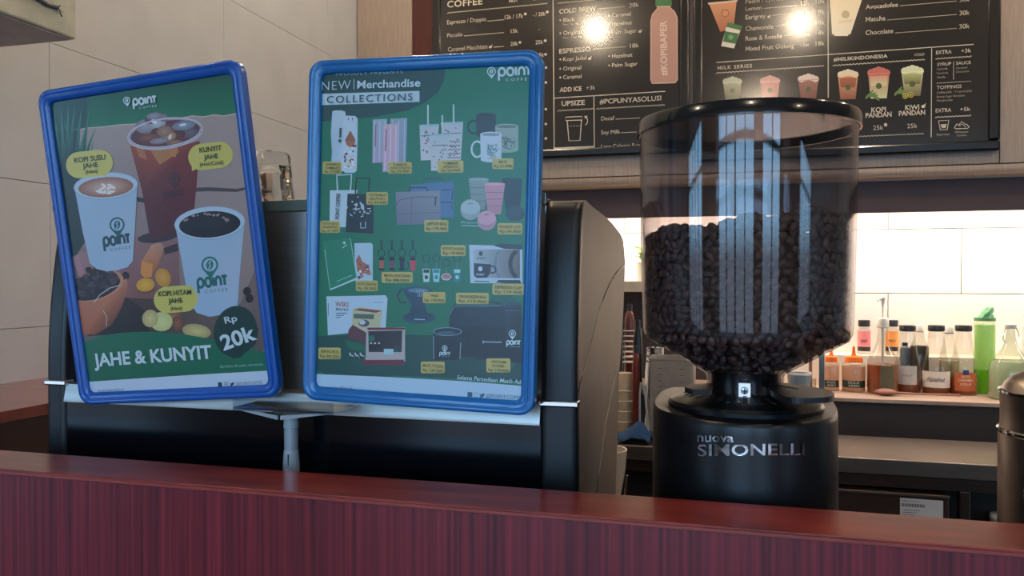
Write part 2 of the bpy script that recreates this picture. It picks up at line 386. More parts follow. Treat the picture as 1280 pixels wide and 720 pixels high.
for q in [(1.9, .9), (-1.9, -.6), (.2, -1.2), (2.6, -1.0), (.6, 2.2), (2.0, 2.2), (-.9, 2.3)]: downlight(*q)  # further unseen lamps, added as warm fill for the interior

# ------------------------------------------------------------------ bar counter in the foreground
M_red = pm('red_wood_front', (138, 38, 48), .34, c2=(74, 14, 26), scale=7, stretch=(30, 1, .3), detail=8, contrast=(.3, .7))
M_redt = pm('red_wood_top', (156, 60, 50), .28, c2=(104, 32, 30), scale=3, stretch=(3, 16, 1), detail=8, contrast=(.3, .7), rot=(0, 0, R(-38)), coat=.7)
b_ = M_redt.node_tree.nodes['Principled BSDF']; b_.inputs['Coat Weight'].default_value = .6; b_.inputs['Coat Roughness'].default_value = .14
M_redi = pm('red_wood_inner', (60, 24, 26), .5, scale=5)
bc = thing('bar_counter', 'glossy dark red wood bar counter running across the foreground', 'counter', (0, .77, 0))
zt = 1.12
obj('front_panel', MB().box((XW + .002, .735, 0), (1.6, .745, zt - .0035), .001), M_red, bc, True)
obj('top_board', MB().box((XW + .002, .7335, zt - .003), (1.6, .815, zt), .0012), M_redt, bc, True)
obj('inner_panel', MB().box((-1.17, .80, 0), (1.6, .814, zt - .003)), M_redi, bc, True)
obj('edge_highlight', MB().box((XW + .002, .7330, zt - .006), (1.6, .7352, zt - .0025), .0008), pm('red_highlight', (150, 66, 60), .25), bc, True)  # thin lighter red strip, the highlight along the top edge put into colour
rb = obj('return_board', MB().box((XW + .001, .816, zt - .02), (-1.171, 2.4, zt), .0012), M_redt, bc, True)
obj('return_panel', MB().box((-1.19, .815, 0), (-1.178, 2.4, zt - .02)), M_redi, bc, True)
M_steel = pm('brushed_steel', (168, 152, 142), .34, 1, var=.05, scale=16, stretch=(.6, 30, 30), bump=.02)
M_steel_d = pm('brushed_steel_dark', (112, 94, 86), .36, 1, var=.06, scale=16, stretch=(.6, 30, 30))
wc = thing('work_counter', 'low work counter hidden behind the red bar counter', 'counter', (.3, 1.15, 0))
obj('worktop', MB().box((-1.168, .825, .87), (1.5, 1.5, .90), .003), M_steel_d, wc, True)
obj('cupboard', MB().box((-1.15, .85, 0), (1.48, 1.46, .869)), pm('black_laminate', (26, 24, 26), .5), wc, True)
# ------------------------------------------------------------------ back bench: steel worktop, fridge drawers; raised shelf with bottles
bb = thing('steel_work_bench', 'stainless steel work bench along the back wall with fridge drawers under it', 'bench', (.6, 2.7, 0))
obj('bench_top', MB().box((-1.16, 2.51, .775), (2.9, 2.865, .82), .003), M_steel, bb, True)
obj('apron', MB().box((-1.16, 2.53, .735), (2.9, 2.545, .774), .001), M_steel_d, bb, True)
M_fr = pm('fridge_steel', (92, 72, 66), .4, .8, var=.05, scale=16, stretch=(.6, 20, 20))
M_dk = pm('dark_gap', (26, 22, 22), .6)
obj('carcass', MB().box((-1.16, 2.62, .05), (2.9, 2.9, .734)), M_dk, bb, True)
pr = onY(1187, 620, 2.51); xr = pr.x
d = obj('drawer', MB().box((-.1, 2.512, .30), (xr, 2.62, .724), .004), M_fr, bb, True)
obj('drawer_lip', MB().box((-.1, 2.506, .718), (xr, 2.5118, .726), .001), M_steel, d, True)
P = Print(Matrix.Translation((root_loc(bb))) .inverted() @ Matrix.Translation((0, 0, 0)) if False else Matrix.Translation((0, 2.511, 0)), 2e-4)
a, b, c, dd = (1125, 622), (1179, 626), (1179, 655), (1125, 652)
P.pp([a, b, c, dd], (205, 205, 210), 1)
P.text('SERIAL NO. 0413', 1128, 627, 1150, 2.0, (90, 90, 95), 2)
for k in range(14): P.pp([(1127 + k * 2.1, 629 + k * .13), (1128.2 + k * 2.1, 629 + k * .13), (1128.2 + k * 2.1, 633 + k * .13), (1127 + k * 2.1, 633 + k * .13)], (40, 40, 50), 2)
for k in range(3): P.hline(1128, 637 + k * 3, 1150 - 3 * k, .8, (90, 90, 95), 2)
M_sticker = print_mat('sticker_print', .5, 0)
o = P.build('sticker', M_sticker, bb); o['label'] = 'white rating sticker'; o.location = -root_loc(bb) + Vector((0, 2.511, 0))
xp = onY(1213, 630, 2.53).x
obj('post', MB().box((xr + .03, 2.53, .05), (xp, 2.56, .734), .002), M_steel_d, bb, True)
obj('shelf_board', MB().box((xp, 2.535, .50), (2.9, 2.619, .512)), M_steel_d, bb, True)
tub = thing('food_tub', 'translucent pale plastic tub on the open shelf under the steel bench', 'container', (xp + .10, 2.585, .512))
obj('tub_body', MB().lathe([(.001, 0), (.03, 0), (.033, .13), (.034, .14), (.031, .14), (.029, .004), (.001, .004)], 28), pm('frost_plastic', (190, 190, 188), .4), tub)
obj('lid', MB().lathe([(.001, .152), (.034, .152), (.036, .148), (.036, .1405), (.001, .1405)], 28), pm('frost_lid', (215, 214, 210), .4), tub)
rs = thing('raised_bottle_shelf', 'dark fronted raised shelf with pale wood top holding the syrup bottles', 'shelf', (.6, 3.1, .82))
M_shelf = pm('pale_wood_shelf', (196, 168, 150), .4, c2=(160, 132, 118), scale=6, stretch=(1, 14, 1), detail=7)
obj('shelf_top', MB().box((-1.16, 2.935, .921), (2.9, YW - .001, .935), .002), M_shelf, rs, True)
obj('riser', MB().box((-1.16, 2.95, .50), (2.9, 2.965, .921)), pm('riser_dark', (42, 31, 28), .6), rs, True)
x_l = .19
ld = thing('tiled_wall_ledge', 'low white ledge along the wall behind the syrup bottles', 'ledge', (.6, 3.33, .935))
obj('ledge_body', MB().box((x_l, 3.27, .9355), (2.9, YW - .001, 1.052), .002), T_back, ld, True)

# ================================================================== MENU BOARDS
M_bframe = pm('black_board_frame', (16, 15, 15), .22, coat=.3, var=.02)
M_board = pm('board_face_dark', (42, 39, 37), .15, spec=.8, coat=0, var=.02)
def chalk_material():
    m = print_mat('board_print', .15, .0, .8)
    for n in m.node_tree.nodes:
        if n.type == 'BUMP': n.inputs['Strength'].default_value = .04
    return m
M_bprint = chalk_material()
def board(name, label, x0, x1, z0, z1, draw):
    t = thing(name, label, 'menu board', ((x0 + x1) / 2, YB - .03, z0))
    fw = .034
    for a, b in (((x0, z0), (x1, z0 + fw)), ((x0, z1 - fw), (x1, z1)), ((x0, z0 + fw), (x0 + fw, z1 - fw)), ((x1 - fw, z0 + fw), (x1, z1 - fw))):
        obj('frame_bar', MB().box((a[0], YB - .032, a[1]), (b[0], YB - .001, b[1]), .007), M_bframe, t, True)
    zx = YB - .022
    obj('face_sheet', MB().box((x0 + fw * .7, zx, z0 + fw * .7), (x1 - fw * .7, YB - .006, z1 - fw * .7)), M_board, t, True)
    for nm, fn in draw:
        P = Print(Matrix.Translation((0, zx, 0)), 6e-5, -.0012 if nm == 'lettering' else 0); fn(P)
        o = P.build(nm, M_bprint, t, 'stuff' if nm == 'lettering' else None); o.location = Vector((0, zx, 0)) - root_loc(t)
    return t
WH = (205, 196, 180); GY = (176, 168, 152); BD = (34, 33, 34)
def leaf(P, x, y, k=1.0):
    P.ell(x, y, 2.0 * k, 1.6 * k, WH, 5, -20); P.pp([(x, y - .5), (x + 2.6 * k, y - 3.6 * k), (x + 1.6 * k, y + .6)], WH, 5)
def dot(P, x, y, r=1.7): P.ell(x, y, r, r, WH, 5, n=14)
def left_text(P):
    P.text('COFFEE', 559, 9.5, 603, 8, WH, bold=.02, spacing=1.1); P.text('HOT', 636.5, 3.2, 647.5, 3.6, WH, bold=.02); P.text('COLD', 666, 0.5, 681, 3.6, WH, bold=.02)
    P.wavy(559, 16.2, 684.5, .9, GY, .5, 3.4)
    P.text('Espresso / Doppio', 559, 30.5, 607.5, 5.2, WH); P.hline(609, 26.5, 630, .9, GY); P.text('12k / 17k', 631, 24.2, 654, 5.2, WH, bold=.008); dot(P, 656.6, 17.5)
    P.text('- / 20k', 666, 20.8, 682, 4.8, WH, bold=.008); dot(P, 684, 15)
    P.text('Piccolo', 559, 46.8, 578, 5, WH); P.hline(580, 45, 630, .9, GY); P.text('15k', 638.5, 41.5, 647.5, 5, WH, bold=.008); P.hline(673, 37, 675, 1, GY)
    P.text('Caramel Macchiato', 560, 64.5, 609.5, 5.4, WH); leaf(P, 613, 58.8); P.hline(617, 59, 630, .9, GY); P.text('20k', 638, 57.5, 647.5, 5, WH, bold=.008); dot(P, 650, 53)
    P.text('25k', 669.5, 55.5, 679, 5, WH, bold=.008); dot(P, 681.5, 50.8); P.text('25k', 670, 71.5, 680, 5, WH, bold=.008); dot(P, 682, 68)
    for y in (84.5, 103, 136.5, 155, 173, 191): dot(P, 682.3, y)
    P.stroke([(691.3, -4), (692.8, 195.5)], 1.2, WH, 4)
    P.wavy(697, 4, 790, .9, GY, .5, 3.4)
    P.text('COLD BREW', 699, 17.2, 745.5, 5.6, WH, bold=.025); P.hline(747.5, 11.2, 781.5, .9, GY); P.text('20k', 786.5, 9.3, 798.5, 5.2, WH)
    for i, (x, y, s, x1) in enumerate([(704, 27.5, 'Black', 718), (704, 43.8, 'Original', 727), (704, 76.5, 'Kopi Jadul', 733), (704, 88.2, 'Original', 726.5), (704, 99, 'Caramel', 727),
                                       (765, 21.5, 'Caramel', 788.5), (765, 32.4, 'Hazelnut', 790), (765, 43, 'Palm Sugar', 796), (765, 72.5, 'Hazelnut', 790.5), (765, 84, 'Palm Sugar', 797)]):
        P.text(s, x, y, x1, 4.9, WH, bold=.008); dot(P, x - 3.6, y - 2.2, 1.2)
    P.text('Nan Tau Yu', 704, 32, 723, 2.6, GY); P.text('Nan Tau Yu', 704, 48.8, 727, 2.8, GY)
    leaf(P, 800, 39.5); leaf(P, 737, 73.3)
    P.text('ESPRESSO', 699, 67, 738.5, 5.8, WH, bold=.025); P.hline(741, 61.5, 782, .9, GY); P.text('18k', 787.5, 59.8, 798.5, 5.2, WH)
    P.text('ADD ICE', 699.5, 115, 727, 5.4, WH, bold=.03); P.text('+3k', 733, 112.5, 744, 5.2, WH)
    P.hline(692, 122.8, 831.5, 1.1, WH); P.stroke([(742.4, 120), (743, 193)], 1.1, WH, 4)
    P.text('UPSIZE', 702, 132.6, 731, 6, WH, bold=.025); P.wavy(697, 138.5, 743, .9, GY, .7, 3.4); P.wavy(745, 136, 831, .9, GY, .7, 3.4)
    P.text('#PCPUNYASOLUSI', 749.5, 130, 826.5, 6, WH, bold=.012)
    P.text('Decaf', 751.5, 150.7, 768, 5, WH); P.hline(769.5, 149, 800, .9, GY); P.text('Soy Milk', 751.5, 168, 775, 5, WH); P.hline(776, 166, 800, .9, GY); P.text('Low Calorie Sugar', 751.5, 185.8, 806, 5, WH); P.hline(808, 182, 831, .9, GY)
    P.pp([(691.7, 184.5), (743, 182.5), (743, 193), (691.7, 195.5)], (222, 210, 188), 3); P.text('JUST ADD', 696.5, 192, 723.5, 4.6, (70, 66, 60), 6); P.text('+5k', 725.5, 190.6, 735.5, 4.6, (40, 38, 36), 6, bold=.02)
    c = 1.1
    P.stroke([(707, 146.5), (727.5, 145.5), (728, 150), (707.5, 150.7)], c, WH, 5, closed=True); P.stroke([(709, 151), (711.2, 176), (725, 175.5), (726.8, 150.5)], c, WH, 5)
    for k in range(5): P.hline(708.5 + 4 * k, 157.8 - .1 * k, 710.8 + 4 * k, .8, GY, 5)
    P.stroke(arcpts(730, 151, 4.5, 5.5, -50, 70, 8), .9, WH, 5); P.pp([(730, 145.2), (734.5, 144.6), (732.6, 149)], WH, 5)
def left_pics(P):
    P.pp([(819.5, -4), (839.5, -5), (839.8, 7.4), (819.3, 8.2)], (78, 126, 84), 4)
    pts = [(821, 8.5), (821.5, 11), (815.5, 18), (813.6, 26), (813.5, 100), (815, 104.2), (844, 103.5), (846.7, 100), (846.5, 22), (843, 14.5), (838, 10), (838, 8)]
    P.pp(pts, (190, 150, 138), 3); P.stroke(pts, 1.2, (214, 180, 168), 4, closed=True)
    a = Vector(P.px(834, 94.5)); b = Vector(P.px(833, 25.5)); v, f = text_mesh('#KOPIBAPER', .02); d = b - a; up = Vector((-d.y, d.x)).normalized() * (Vector(P.px(834, 90)) - Vector(P.px(826, 90))).length
    o = len(P.v)
    for p in v: q = a + d * p[0] + up * p[1]; P.v.append((q.x, 0, q.y))
    P.mark(7, o)
    for g in f: P.f.append(tuple(i + o for i in g)); P.c.append([(225, 205, 195)] * len(g))
board('menu_board', 'left black menu board headed coffee with cold brew and upsize prices', -1.144, -.157, 1.797, 2.56, [('bottle_picture', left_pics), ('lettering', left_text)])
def drink(P, cx, yt, yb, wt, wb, top, bot, foam=None, lw=3, band=None):
    P.grad((cx - wt, yt + .6), (cx + wt, yt - .6), (cx + wb, yb - .3), (cx - wb, yb + .3), top, bot, lw)
    if band: P.grad((cx - wt * .85, yt + (yb - yt) * .1), (cx + wt * .85, yt + (yb - yt) * .07), (cx + wt * .72, yt + (yb - yt) * .5), (cx - wt * .72, yt + (yb - yt) * .5), band, bot, lw + 1)
    if foam:
        for k in range(5): P.ell(cx - wt * .7 + wt * .35 * k, yt - (1.2, 2.6, 4, 2.8, 1.2)[k] * wt / 12, wt * .36, wt * .32, foam, lw + 2, n=14)
    P.stroke([(cx - wt - .6, yt + .8), (cx + wt + .6, yt - .8)], 1.0, tuple(min(255, v + 40) for v in top), lw + 3)
    P.ell(cx, (yt + yb) / 2, wt * .28, wt * .28, (96, 104, 70), lw + 3, n=14)
def pic_peach(P):
    # large peach tea cup with a small green cup in front of it
    P.grad((886, 4), (921, 0), (917, 34), (900.5, 40), (214, 158, 120), (176, 112, 88), 3); P.stroke([(885, 4.5), (922, 1)], 2, (225, 200, 180), 4)
    P.ell(906.5, 16.5, 5, 5, (150, 96, 66), 5); P.ell(906.5, 16.5, 3.9, 3.9, (205, 150, 112), 6)
    P.pp([(910, 28), (928.3, 32.5), (925.8, 38), (907.2, 33.5)], (74, 120, 74), 6); P.pp([(907.8, 33.6), (925.6, 38), (917.5, 60.5), (901.5, 57.5)], (226, 222, 212), 6); P.pp([(906.4, 39), (923.8, 42), (919.8, 55), (903.8, 52)], (72, 118, 78), 7)
    P.ell(913.5, 46.5, 3.2, 3.2, (120, 160, 112), 8)
def pic_whip(P):
    # whipped drink under the lamp reflection
    P.grad((1037, -6), (1080, -8), (1063, 43), (1040, 43), (240, 224, 190), (244, 236, 214), 3); P.ell(1057, 18, 5, 5, (190, 180, 140), 5); P.text('COFFEE', 1049, 29, 1065, 3, (190, 180, 140), 5)
    P.pp([(1040, 38), (1062, 38), (1060, 45), (1043, 45)], (244, 236, 214), 3)
def pic_drink0(P):
    drink(P, 915.5, 103, 124, 11.5, 9, (176, 178, 150), (96, 96, 72), (196, 200, 172))
def pic_drink1(P):
    drink(P, 962.5, 102, 124, 12, 9.5, (206, 150, 146), (186, 120, 118), (216, 160, 160))
def pic_drink2(P):
    drink(P, 1010.5, 100, 124, 12.5, 9.5, (170, 120, 110), (130, 84, 78), (232, 214, 206))
def pic_drink3(P):
    drink(P, 1060, 94.5, 124, 12.5, 9.5, (222, 170, 130), (150, 96, 80), (236, 222, 196), band=(178, 112, 80))
def pic_drink4(P):
    drink(P, 1098.5, 92, 123, 13.5, 10, (196, 108, 96), (214, 222, 176), (206, 122, 112), band=(222, 160, 140))
def pic_drink5(P):
    drink(P, 1140.5, 90, 120, 13.5, 10, (206, 212, 160), (120, 110, 84), (226, 232, 196), band=(184, 190, 126))
def pic_leaves(P, cx, cy):
    for k, ang in enumerate((-50, -25, -5, 15, 35)):
        P.ell(cx - 3 + k * 1.5, cy + k * .8 - 1, 8, 1.5, (112, 140, 84), 8 + k * .2, ang, n=10)
def pic_d4(P): pic_drink4(P); pic_leaves(P, 1090, 119)
def pic_d5(P):
    pic_drink5(P); pic_leaves(P, 1126, 115)
    for cx, cy in ((1131.5, 120), (1138.5, 118.5)): P.ell(cx, cy, 3.6, 3.6, (200, 180, 70), 10, n=16); P.ell(cx, cy, 2.5, 2.5, (96, 100, 50), 10.4, n=16); P.ell(cx, cy, 1, 1, (220, 215, 160), 10.8, n=10)
def right_text(P):
    P.text('Peach / Lychee', 932, 4.5, 979, 5, WH); P.text('Lemon', 932, 13.5, 952, 5, WH); P.hline(954, 10.5, 996, .9, GY)
    for y, s, x1, l0 in ((24.5, 'Earlgrey', 957, 965), (38.5, 'Chamomile', 967, 969), (51, 'Rose & Roselle', 977.5, 980), (63.8, 'Mixed Fruit Oolong', 992.5, 994)):
        P.text(s, 932, y, x1, 5.6, WH, bold=.006); P.hline(l0, y - 3 - (l0 - 932) * .07, 996, .9, GY)
    leaf(P, 961, 21)
    for y in (6.5, 19, 32.5, 45.3, 58.6): P.text('15k', 1000.8, y, 1012, 5.4, WH, bold=.008); P.text('18k', 1019.5, y - 1.3, 1031, 5.4, WH, bold=.008)
    P.stroke([(1035, -6), (1035.3, 122)], 1.3, WH, 4); P.hline(895.5, 78, 1217, 1.1, WH)
    P.text('MILK SERIES', 897, 87.2, 940, 4.4, WH, bold=.012, spacing=1.15); P.wavy(895, 91.3, 1030, 1.0, WH, .55, 4.5)
    P.text('Avocadofee', 1082, 11.5, 1122.5, 5.4, WH, bold=.01); P.hline(1125, 7.2, 1196, .9, GY); P.text('30k', 1199.5, 2.5, 1212, 5.6, WH)
    P.text('Matcha', 1082, 27.2, 1107, 5.8, WH, bold=.01); P.hline(1109, 25, 1196, .9, GY); P.text('30k', 1199.5, 19.3, 1212, 5.8, WH)
    P.text('Chocolate', 1082, 43.8, 1116.5, 5.8, WH, bold=.01); P.hline(1119, 41.2, 1196, .9, GY); P.text('30k', 1199, 36, 1212, 5.8, WH)
    P.text('#MILIKINDONESIA', 1042, 76.6, 1109.5, 4.3, WH, bold=.03, spacing=1.1); P.text('COLD', 1143, 70, 1155.5, 3, WH, bold=.01); P.wavy(1041, 82, 1156, 1.0, WH, .6, 4.5)
    P.stroke([(1164.6, 60.5), (1164, 171.5)], 1.1, WH, 4)
    P.text('EXTRA', 1170, 68, 1189.5, 4.7, WH, bold=.015); P.text('+3k', 1201.5, 66, 1214, 4.7, WH, bold=.01); P.wavy(1169.5, 73.5, 1214.5, 1, WH, .6, 4.5)
    P.text('SYRUP', 1171.5, 82.4, 1189, 3.8, WH, bold=.01); P.text('SAUCE', 1195, 81, 1213.5, 3.8, WH, bold=.01); P.stroke([(1192, 77), (1192, 99.5)], .8, GY, 4)
    for y, s, x0, x1 in ((87.6, 'Caramel', 1171, 1184), (92.8, 'Hazelnut', 1171, 1185), (98, 'Vanilla', 1171, 1182), (86.3, 'Caramel', 1195, 1209), (91, 'Chocolate', 1195, 1211)): P.text(s, x0, y, x1, 2.6, GY)
    P.hline(1170.5, 104, 1214, .8, GY); P.text('TOPPINGS', 1171, 111.6, 1202, 4.3, WH, bold=.01)
    for y, s, x1 in ((117, 'Coffee Jelly - Tropical Jelly', 1215), (122.3, 'Brown Sugar Konnyaku', 1206), (127, 'Nangka Jelly', 1191)): P.text(s, 1171, y, x1, 2.6, GY)
    P.text('EXTRA', 1169.5, 140.6, 1189, 4.7, WH, bold=.012); P.text('+5k', 1200, 139, 1213, 4.7, WH, bold=.01); P.wavy(1169, 146.6, 1214, 1, WH, .6, 4.5)
    P.stroke([(1173, 151), (1186, 150.4), (1184, 162), (1175.5, 162.4)], 1.1, WH, 5, closed=True); P.pp([(1175.5, 155.5), (1183.5, 155), (1182, 160), (1177.5, 160)], WH, 5)
    P.stroke([(1193, 160), (1196, 155), (1199, 156), (1202, 152), (1206, 155), (1209, 156), (1211.5, 159), (1209, 160.5), (1195, 161)], 1.1, WH, 5, closed=True); P.stroke([(1198, 158), (1203, 155), (1207, 159)], .9, WH, 5)
    P.text('Espresso', 1171, 169.5, 1187, 2.6, GY); P.text('Whipped', 1193.5, 166.5, 1210, 2.6, GY); P.text('Cream', 1196, 170.5, 1208, 2.6, GY)
    P.text('KOPI', 1089, 140.5, 1107.5, 6, WH, bold=.025); P.text('PANDAN', 1082, 147.3, 1114.5, 6, WH, bold=.025); P.text('KIWI', 1131.5, 137.5, 1149, 6, WH, bold=.025); leaf(P, 1154, 133, 1.3); P.text('PANDAN', 1123.5, 144.8, 1156.5, 6, WH, bold=.025)
    P.text('25k', 1091.5, 162.5, 1104, 5.6, WH); dot(P, 1107, 156, 2.2); P.text('25k', 1134, 160.3, 1146.5, 5.6, WH); P.wavy(1041, 172, 1155, 1, GY, .6, 4.5)
board('menu_board', 'right black menu board with milk drinks, kiwi pandan and toppings prices', -.143, .838, 1.762, 2.56, [('drink_picture', f_) for f_ in (pic_peach, pic_whip, pic_drink0, pic_drink1, pic_drink2, pic_drink3, pic_d4, pic_d5)] + [('lettering', right_text)])

# ================================================================== POSTER FRAMES
def rrect(w, h, r, n=6):
    out = []
    for cx, cz, a0 in ((w - r, h - r, 0), (-w + r, h - r, 90), (-w + r, -h + r, 180), (w - r, -h + r, 270)):
        for i in range(n + 1): t = R(a0 + 90 * i / n); out.append((cx + r * math.cos(t), cz + r * math.sin(t)))
    return out
M_blue = pm('blue_plastic', (8, 84, 172), .26, coat=.35, var=.03)
M_blue2 = pm('blue_plastic_worn', (14, 108, 178), .22, coat=.4, var=.05, scale=12)
M_card = pm('back_card', (60, 70, 90), .7)
M_print = print_mat('poster_print', .34, .5); M_print.node_tree.nodes['Principled BSDF'].inputs['Coat Roughness'].default_value = .3
def poster(name, label, cx, cy, cz, a, b, c, w, h, fmat, pics, txt):
    M = Matrix.Translation((cx, cy, cz)) @ Matrix.Rotation(a, 4, 'Z') @ Matrix.Rotation(b, 4, 'X') @ Matrix.Rotation(c, 4, 'Y')
    t = thing(name, label, 'poster', M.to_translation()); t.rotation_euler = M.to_euler()
    prof = [(0, .009), (0, -.001), (.0006, -.0024), (.002, -.003), (.0055, -.003), (.0062, -.0022), (.0070, -.0022), (.0078, -.0032), (.0105, -.0030), (.0142, -.0016), (.0158, .0008), (.0158, .002)]
    L = [[(u, y, v) for u, v in rrect(w / 2 - i, h / 2 - i, max(.017 - i * .62, .004))] for i, y in prof]
    obj('frame', MB().loops(L), fmat, t, auto=50)
    obj('back_panel', MB().prism(rrect(w / 2 - .001, h / 2 - .001, .016), .0085, .0035, 'y'), M_card, t)
    Pp = Print(M, 3e-5, .0024); pics(Pp)
    ins = .0150; 
    Pp.poly([q for q in rrect(w / 2 - ins, h / 2 - ins, .008)], pics.base, 0)
    Pp.build('poster_sheet', M_print, t)
    Pt = Print(M, 2e-5, .0010); txt(Pt); Pt.build('lettering', M_print, t, 'stuff')
    return t
CUP = (160, 184, 208); YL = (206, 192, 96); YT = (34, 50, 44)
def bubble(P, cx, cy, rx, ry, tilt, tip, layer=20):
    ca, sa = math.cos(R(tilt)), math.sin(R(tilt)); pts = []
    for sx in (1, -1):
        for i in range(13):
            t = R(-90 + 15 * i) if sx == 1 else R(90 + 15 * i); x = sx * (rx - ry) + ry * math.cos(t); y = ry * math.sin(t); pts.append((cx + x * ca - y * sa, cy + x * sa + y * ca))
    P.pp(pts, YL, layer); P.pp(tip, YL, layer)
def lp(P):
    # green backdrop, pale weathered table, board, grass
    P.grad((60, 120), (292, 86), (296, 160), (66, 184), (6, 78, 60), (16, 124, 84), 1)
    P.grad((60, 120), (110, 112), (104, 260), (66, 264), (20, 70, 66), (10, 44, 50), 2)
    tb = (150, 130, 126); tb2 = (168, 148, 142)
    edge = [(92, 163), (110, 160), (130, 158.5), (150, 156), (170, 155), (200, 150), (225, 148), (240, 145), (255, 146), (268, 143.5), (280, 145), (300, 141)]
    P.pp(edge + [(345, 440), (180, 440), (92, 330)], None, 3, [tb2] * len(edge) + [(140, 120, 118), (120, 96, 96), (128, 104, 104)])
    P.stroke(edge, 1.1, (196, 178, 168), 4)
    P.pp([(236, 235), (262, 234), (296, 236), (318, 232), (318, 234.5), (296, 240), (262, 239), (238, 240)], (72, 60, 66), 4)
    P.pp([(170, 246), (182, 248), (184, 254), (172, 252)], (40, 34, 44), 4)
    # dark grass at the left edge
    P.pp([(66, 165), (98, 162), (100, 200), (110, 240), (108, 300), (96, 318), (88, 322), (74, 200)], (14, 42, 44), 5)
    for x0, y0, x1, y1, wd in [(70, 200, 68, 134, 3), (84, 200, 86, 128, 3.4), (88, 195, 94, 130, 3), (96, 198, 102, 136, 3), (104, 200, 112, 136, 3), (80, 205, 76, 135, 3), (106, 205, 122, 154, 2.5), (92, 208, 80, 150, 3), (98, 212, 106, 160, 2.6), (110, 220, 118, 170, 2.2), (74, 210, 70, 150, 3), (103, 215, 116, 185, 2.2)]:
        xm, ym = (x0 + x1) / 2 + (x0 - x1) * .12, (y0 + y1) / 2
        P.pp([(x0 - wd, y0), (x0 + wd, y0), (xm + wd * .6, ym), (x1, y1), (xm - wd * .6, ym)], None, 6 + (x0 % 5) * .15, [(12, 46, 46), (12, 46, 46), (30, 104, 84), (76, 150, 120), (30, 104, 84)])
    # wooden board with rim at lower left, shadow
    P.pp([(92, 322), (104, 314), (120, 340), (98, 345)], (170, 120, 124), 5)
    P.pp([(98, 318), (150, 300), (222, 286), (226, 372), (216, 388), (180, 396), (150, 398), (110, 360)], None, 6, [(160, 118, 120), (150, 104, 106), (140, 98, 100), (122, 84, 84), (110, 74, 70), (120, 70, 60), (100, 62, 60), (150, 104, 104)])
    P.ell(198, 296, 26, 7, (52, 34, 44), 7, -8)
    P.pp([(205, 310), (222, 304), (223, 314), (206, 318)], (60, 40, 44), 7)
    P.pp([(150, 372), (240, 375), (300, 380), (322, 330), (345, 440), (160, 428)], None, 7, [(70, 46, 46), (88, 66, 64), (120, 98, 92), (128, 104, 98), (96, 84, 82), (44, 34, 36)])
    P.pp([(140, 372), (160, 372), (186, 392), (186, 416), (110, 420)], None, 8, [(58, 36, 36), (48, 30, 32), (30, 24, 28), (22, 24, 28), (36, 28, 30)])
    # ginger and turmeric pieces
    P.pp([(178, 325), (190, 306), (200, 303), (205, 308), (203, 318), (196, 334), (190, 342), (178, 330)], None, 9, [(184, 122, 78), (196, 140, 112), (190, 146, 124), (176, 128, 104), (172, 116, 88), (178, 104, 60), (190, 110, 50), (190, 116, 60)])
    P.pp([(177, 326), (191, 330), (190, 346), (181, 347), (176, 342)], (214, 138, 62), 10)
    P.ell(204, 347, 9.5, 12, (216, 160, 70), 9, -20, (196, 134, 50)); P.ell(182, 356, 11.5, 8.5, (226, 172, 62), 10, -8, (206, 148, 44)); P.ell(183, 361, 11, 6, (120, 70, 50), 9, -8)
    for x, y, rx, ry, ca, cb, an in [(188, 398, 10, 11, (212, 200, 132), (186, 160, 110), 10), (202, 402, 14, 12, (216, 212, 146), (196, 196, 124), 0), (216, 396, 12, 9, (160, 110, 84), (120, 76, 60), 30), (222, 404, 7, 9, (150, 96, 70), (110, 66, 50), 0), (246, 414, 18, 9, (206, 196, 128), (170, 150, 100), 8)]: P.ell(x, y, rx, ry, ca, 10 + (x % 3) * .2, an, cb)
    for x, y in ((157, 345), (309, 364), (312, 373)): P.ell(x, y, 5, 5.5, (40, 26, 32), 10, 20)
    # bowl of dark beans
    P.pp([(95, 376), (110, 376), (150, 352), (159, 348), (160, 362), (152, 385), (140, 406), (120, 418), (104, 418)], None, 11, [(180, 110, 78), (186, 112, 78), (196, 124, 92), (190, 126, 100), (160, 96, 72), (120, 66, 50), (110, 60, 44), (140, 76, 52), (170, 94, 62)])
    P.ell(120, 357, 36, 18, (196, 132, 104), 12, -16); P.ell(118, 358, 33.5, 16, (30, 20, 28), 13, -16)
    for k in range(70):
        t = random.uniform(0, 2 * PI); r = math.sqrt(random.random()); x = 118 + 31 * r * math.cos(t); y = 355 + 14 * r * math.sin(t) - (x - 118) * .28
        if x < 95 + (y - 340) * .1: continue
        cc = random.choice([(40, 26, 34), (58, 40, 50), (26, 18, 26), (76, 58, 70)]); P.ell(x, y, 4.4, 3.1, cc, 14 + k * .02, random.uniform(0, 180), n=12)
    for x, y in ((112, 338), (122, 336), (128, 340), (117, 341)): P.ell(x, y, 5.4, 4, (34, 22, 30), 15.6, 30, n=12)
    P.stroke([(118, 378), (126, 368), (138, 360), (152, 356)], .9, (190, 186, 190), 15.8)
    P.stroke([(129, 388), (134, 396), (133, 408)], .8, (210, 190, 180), 15.8)
    # red iced drink in a clear cup
    red = (116, 34, 34); dr = (74, 22, 38)
    P.pp([(163, 182), (205, 188), (250, 176), (246, 230), (243, 262), (222, 288), (196, 300), (188, 300), (178, 240)], None, 9, [(150, 60, 34), (158, 70, 40), (128, 44, 36), (100, 28, 40), (92, 26, 42), (80, 24, 40), (78, 24, 38), (76, 22, 38), (96, 28, 34)])
    P.pp([(186, 184), (220, 180), (224, 190), (200, 206)], (178, 116, 62), 10); P.pp([(170, 184), (180, 186), (184, 200), (174, 196)], (176, 106, 62), 10)
    P.pp([(213, 185), (222, 184), (220, 196), (212, 196)], (190, 120, 70), 11)
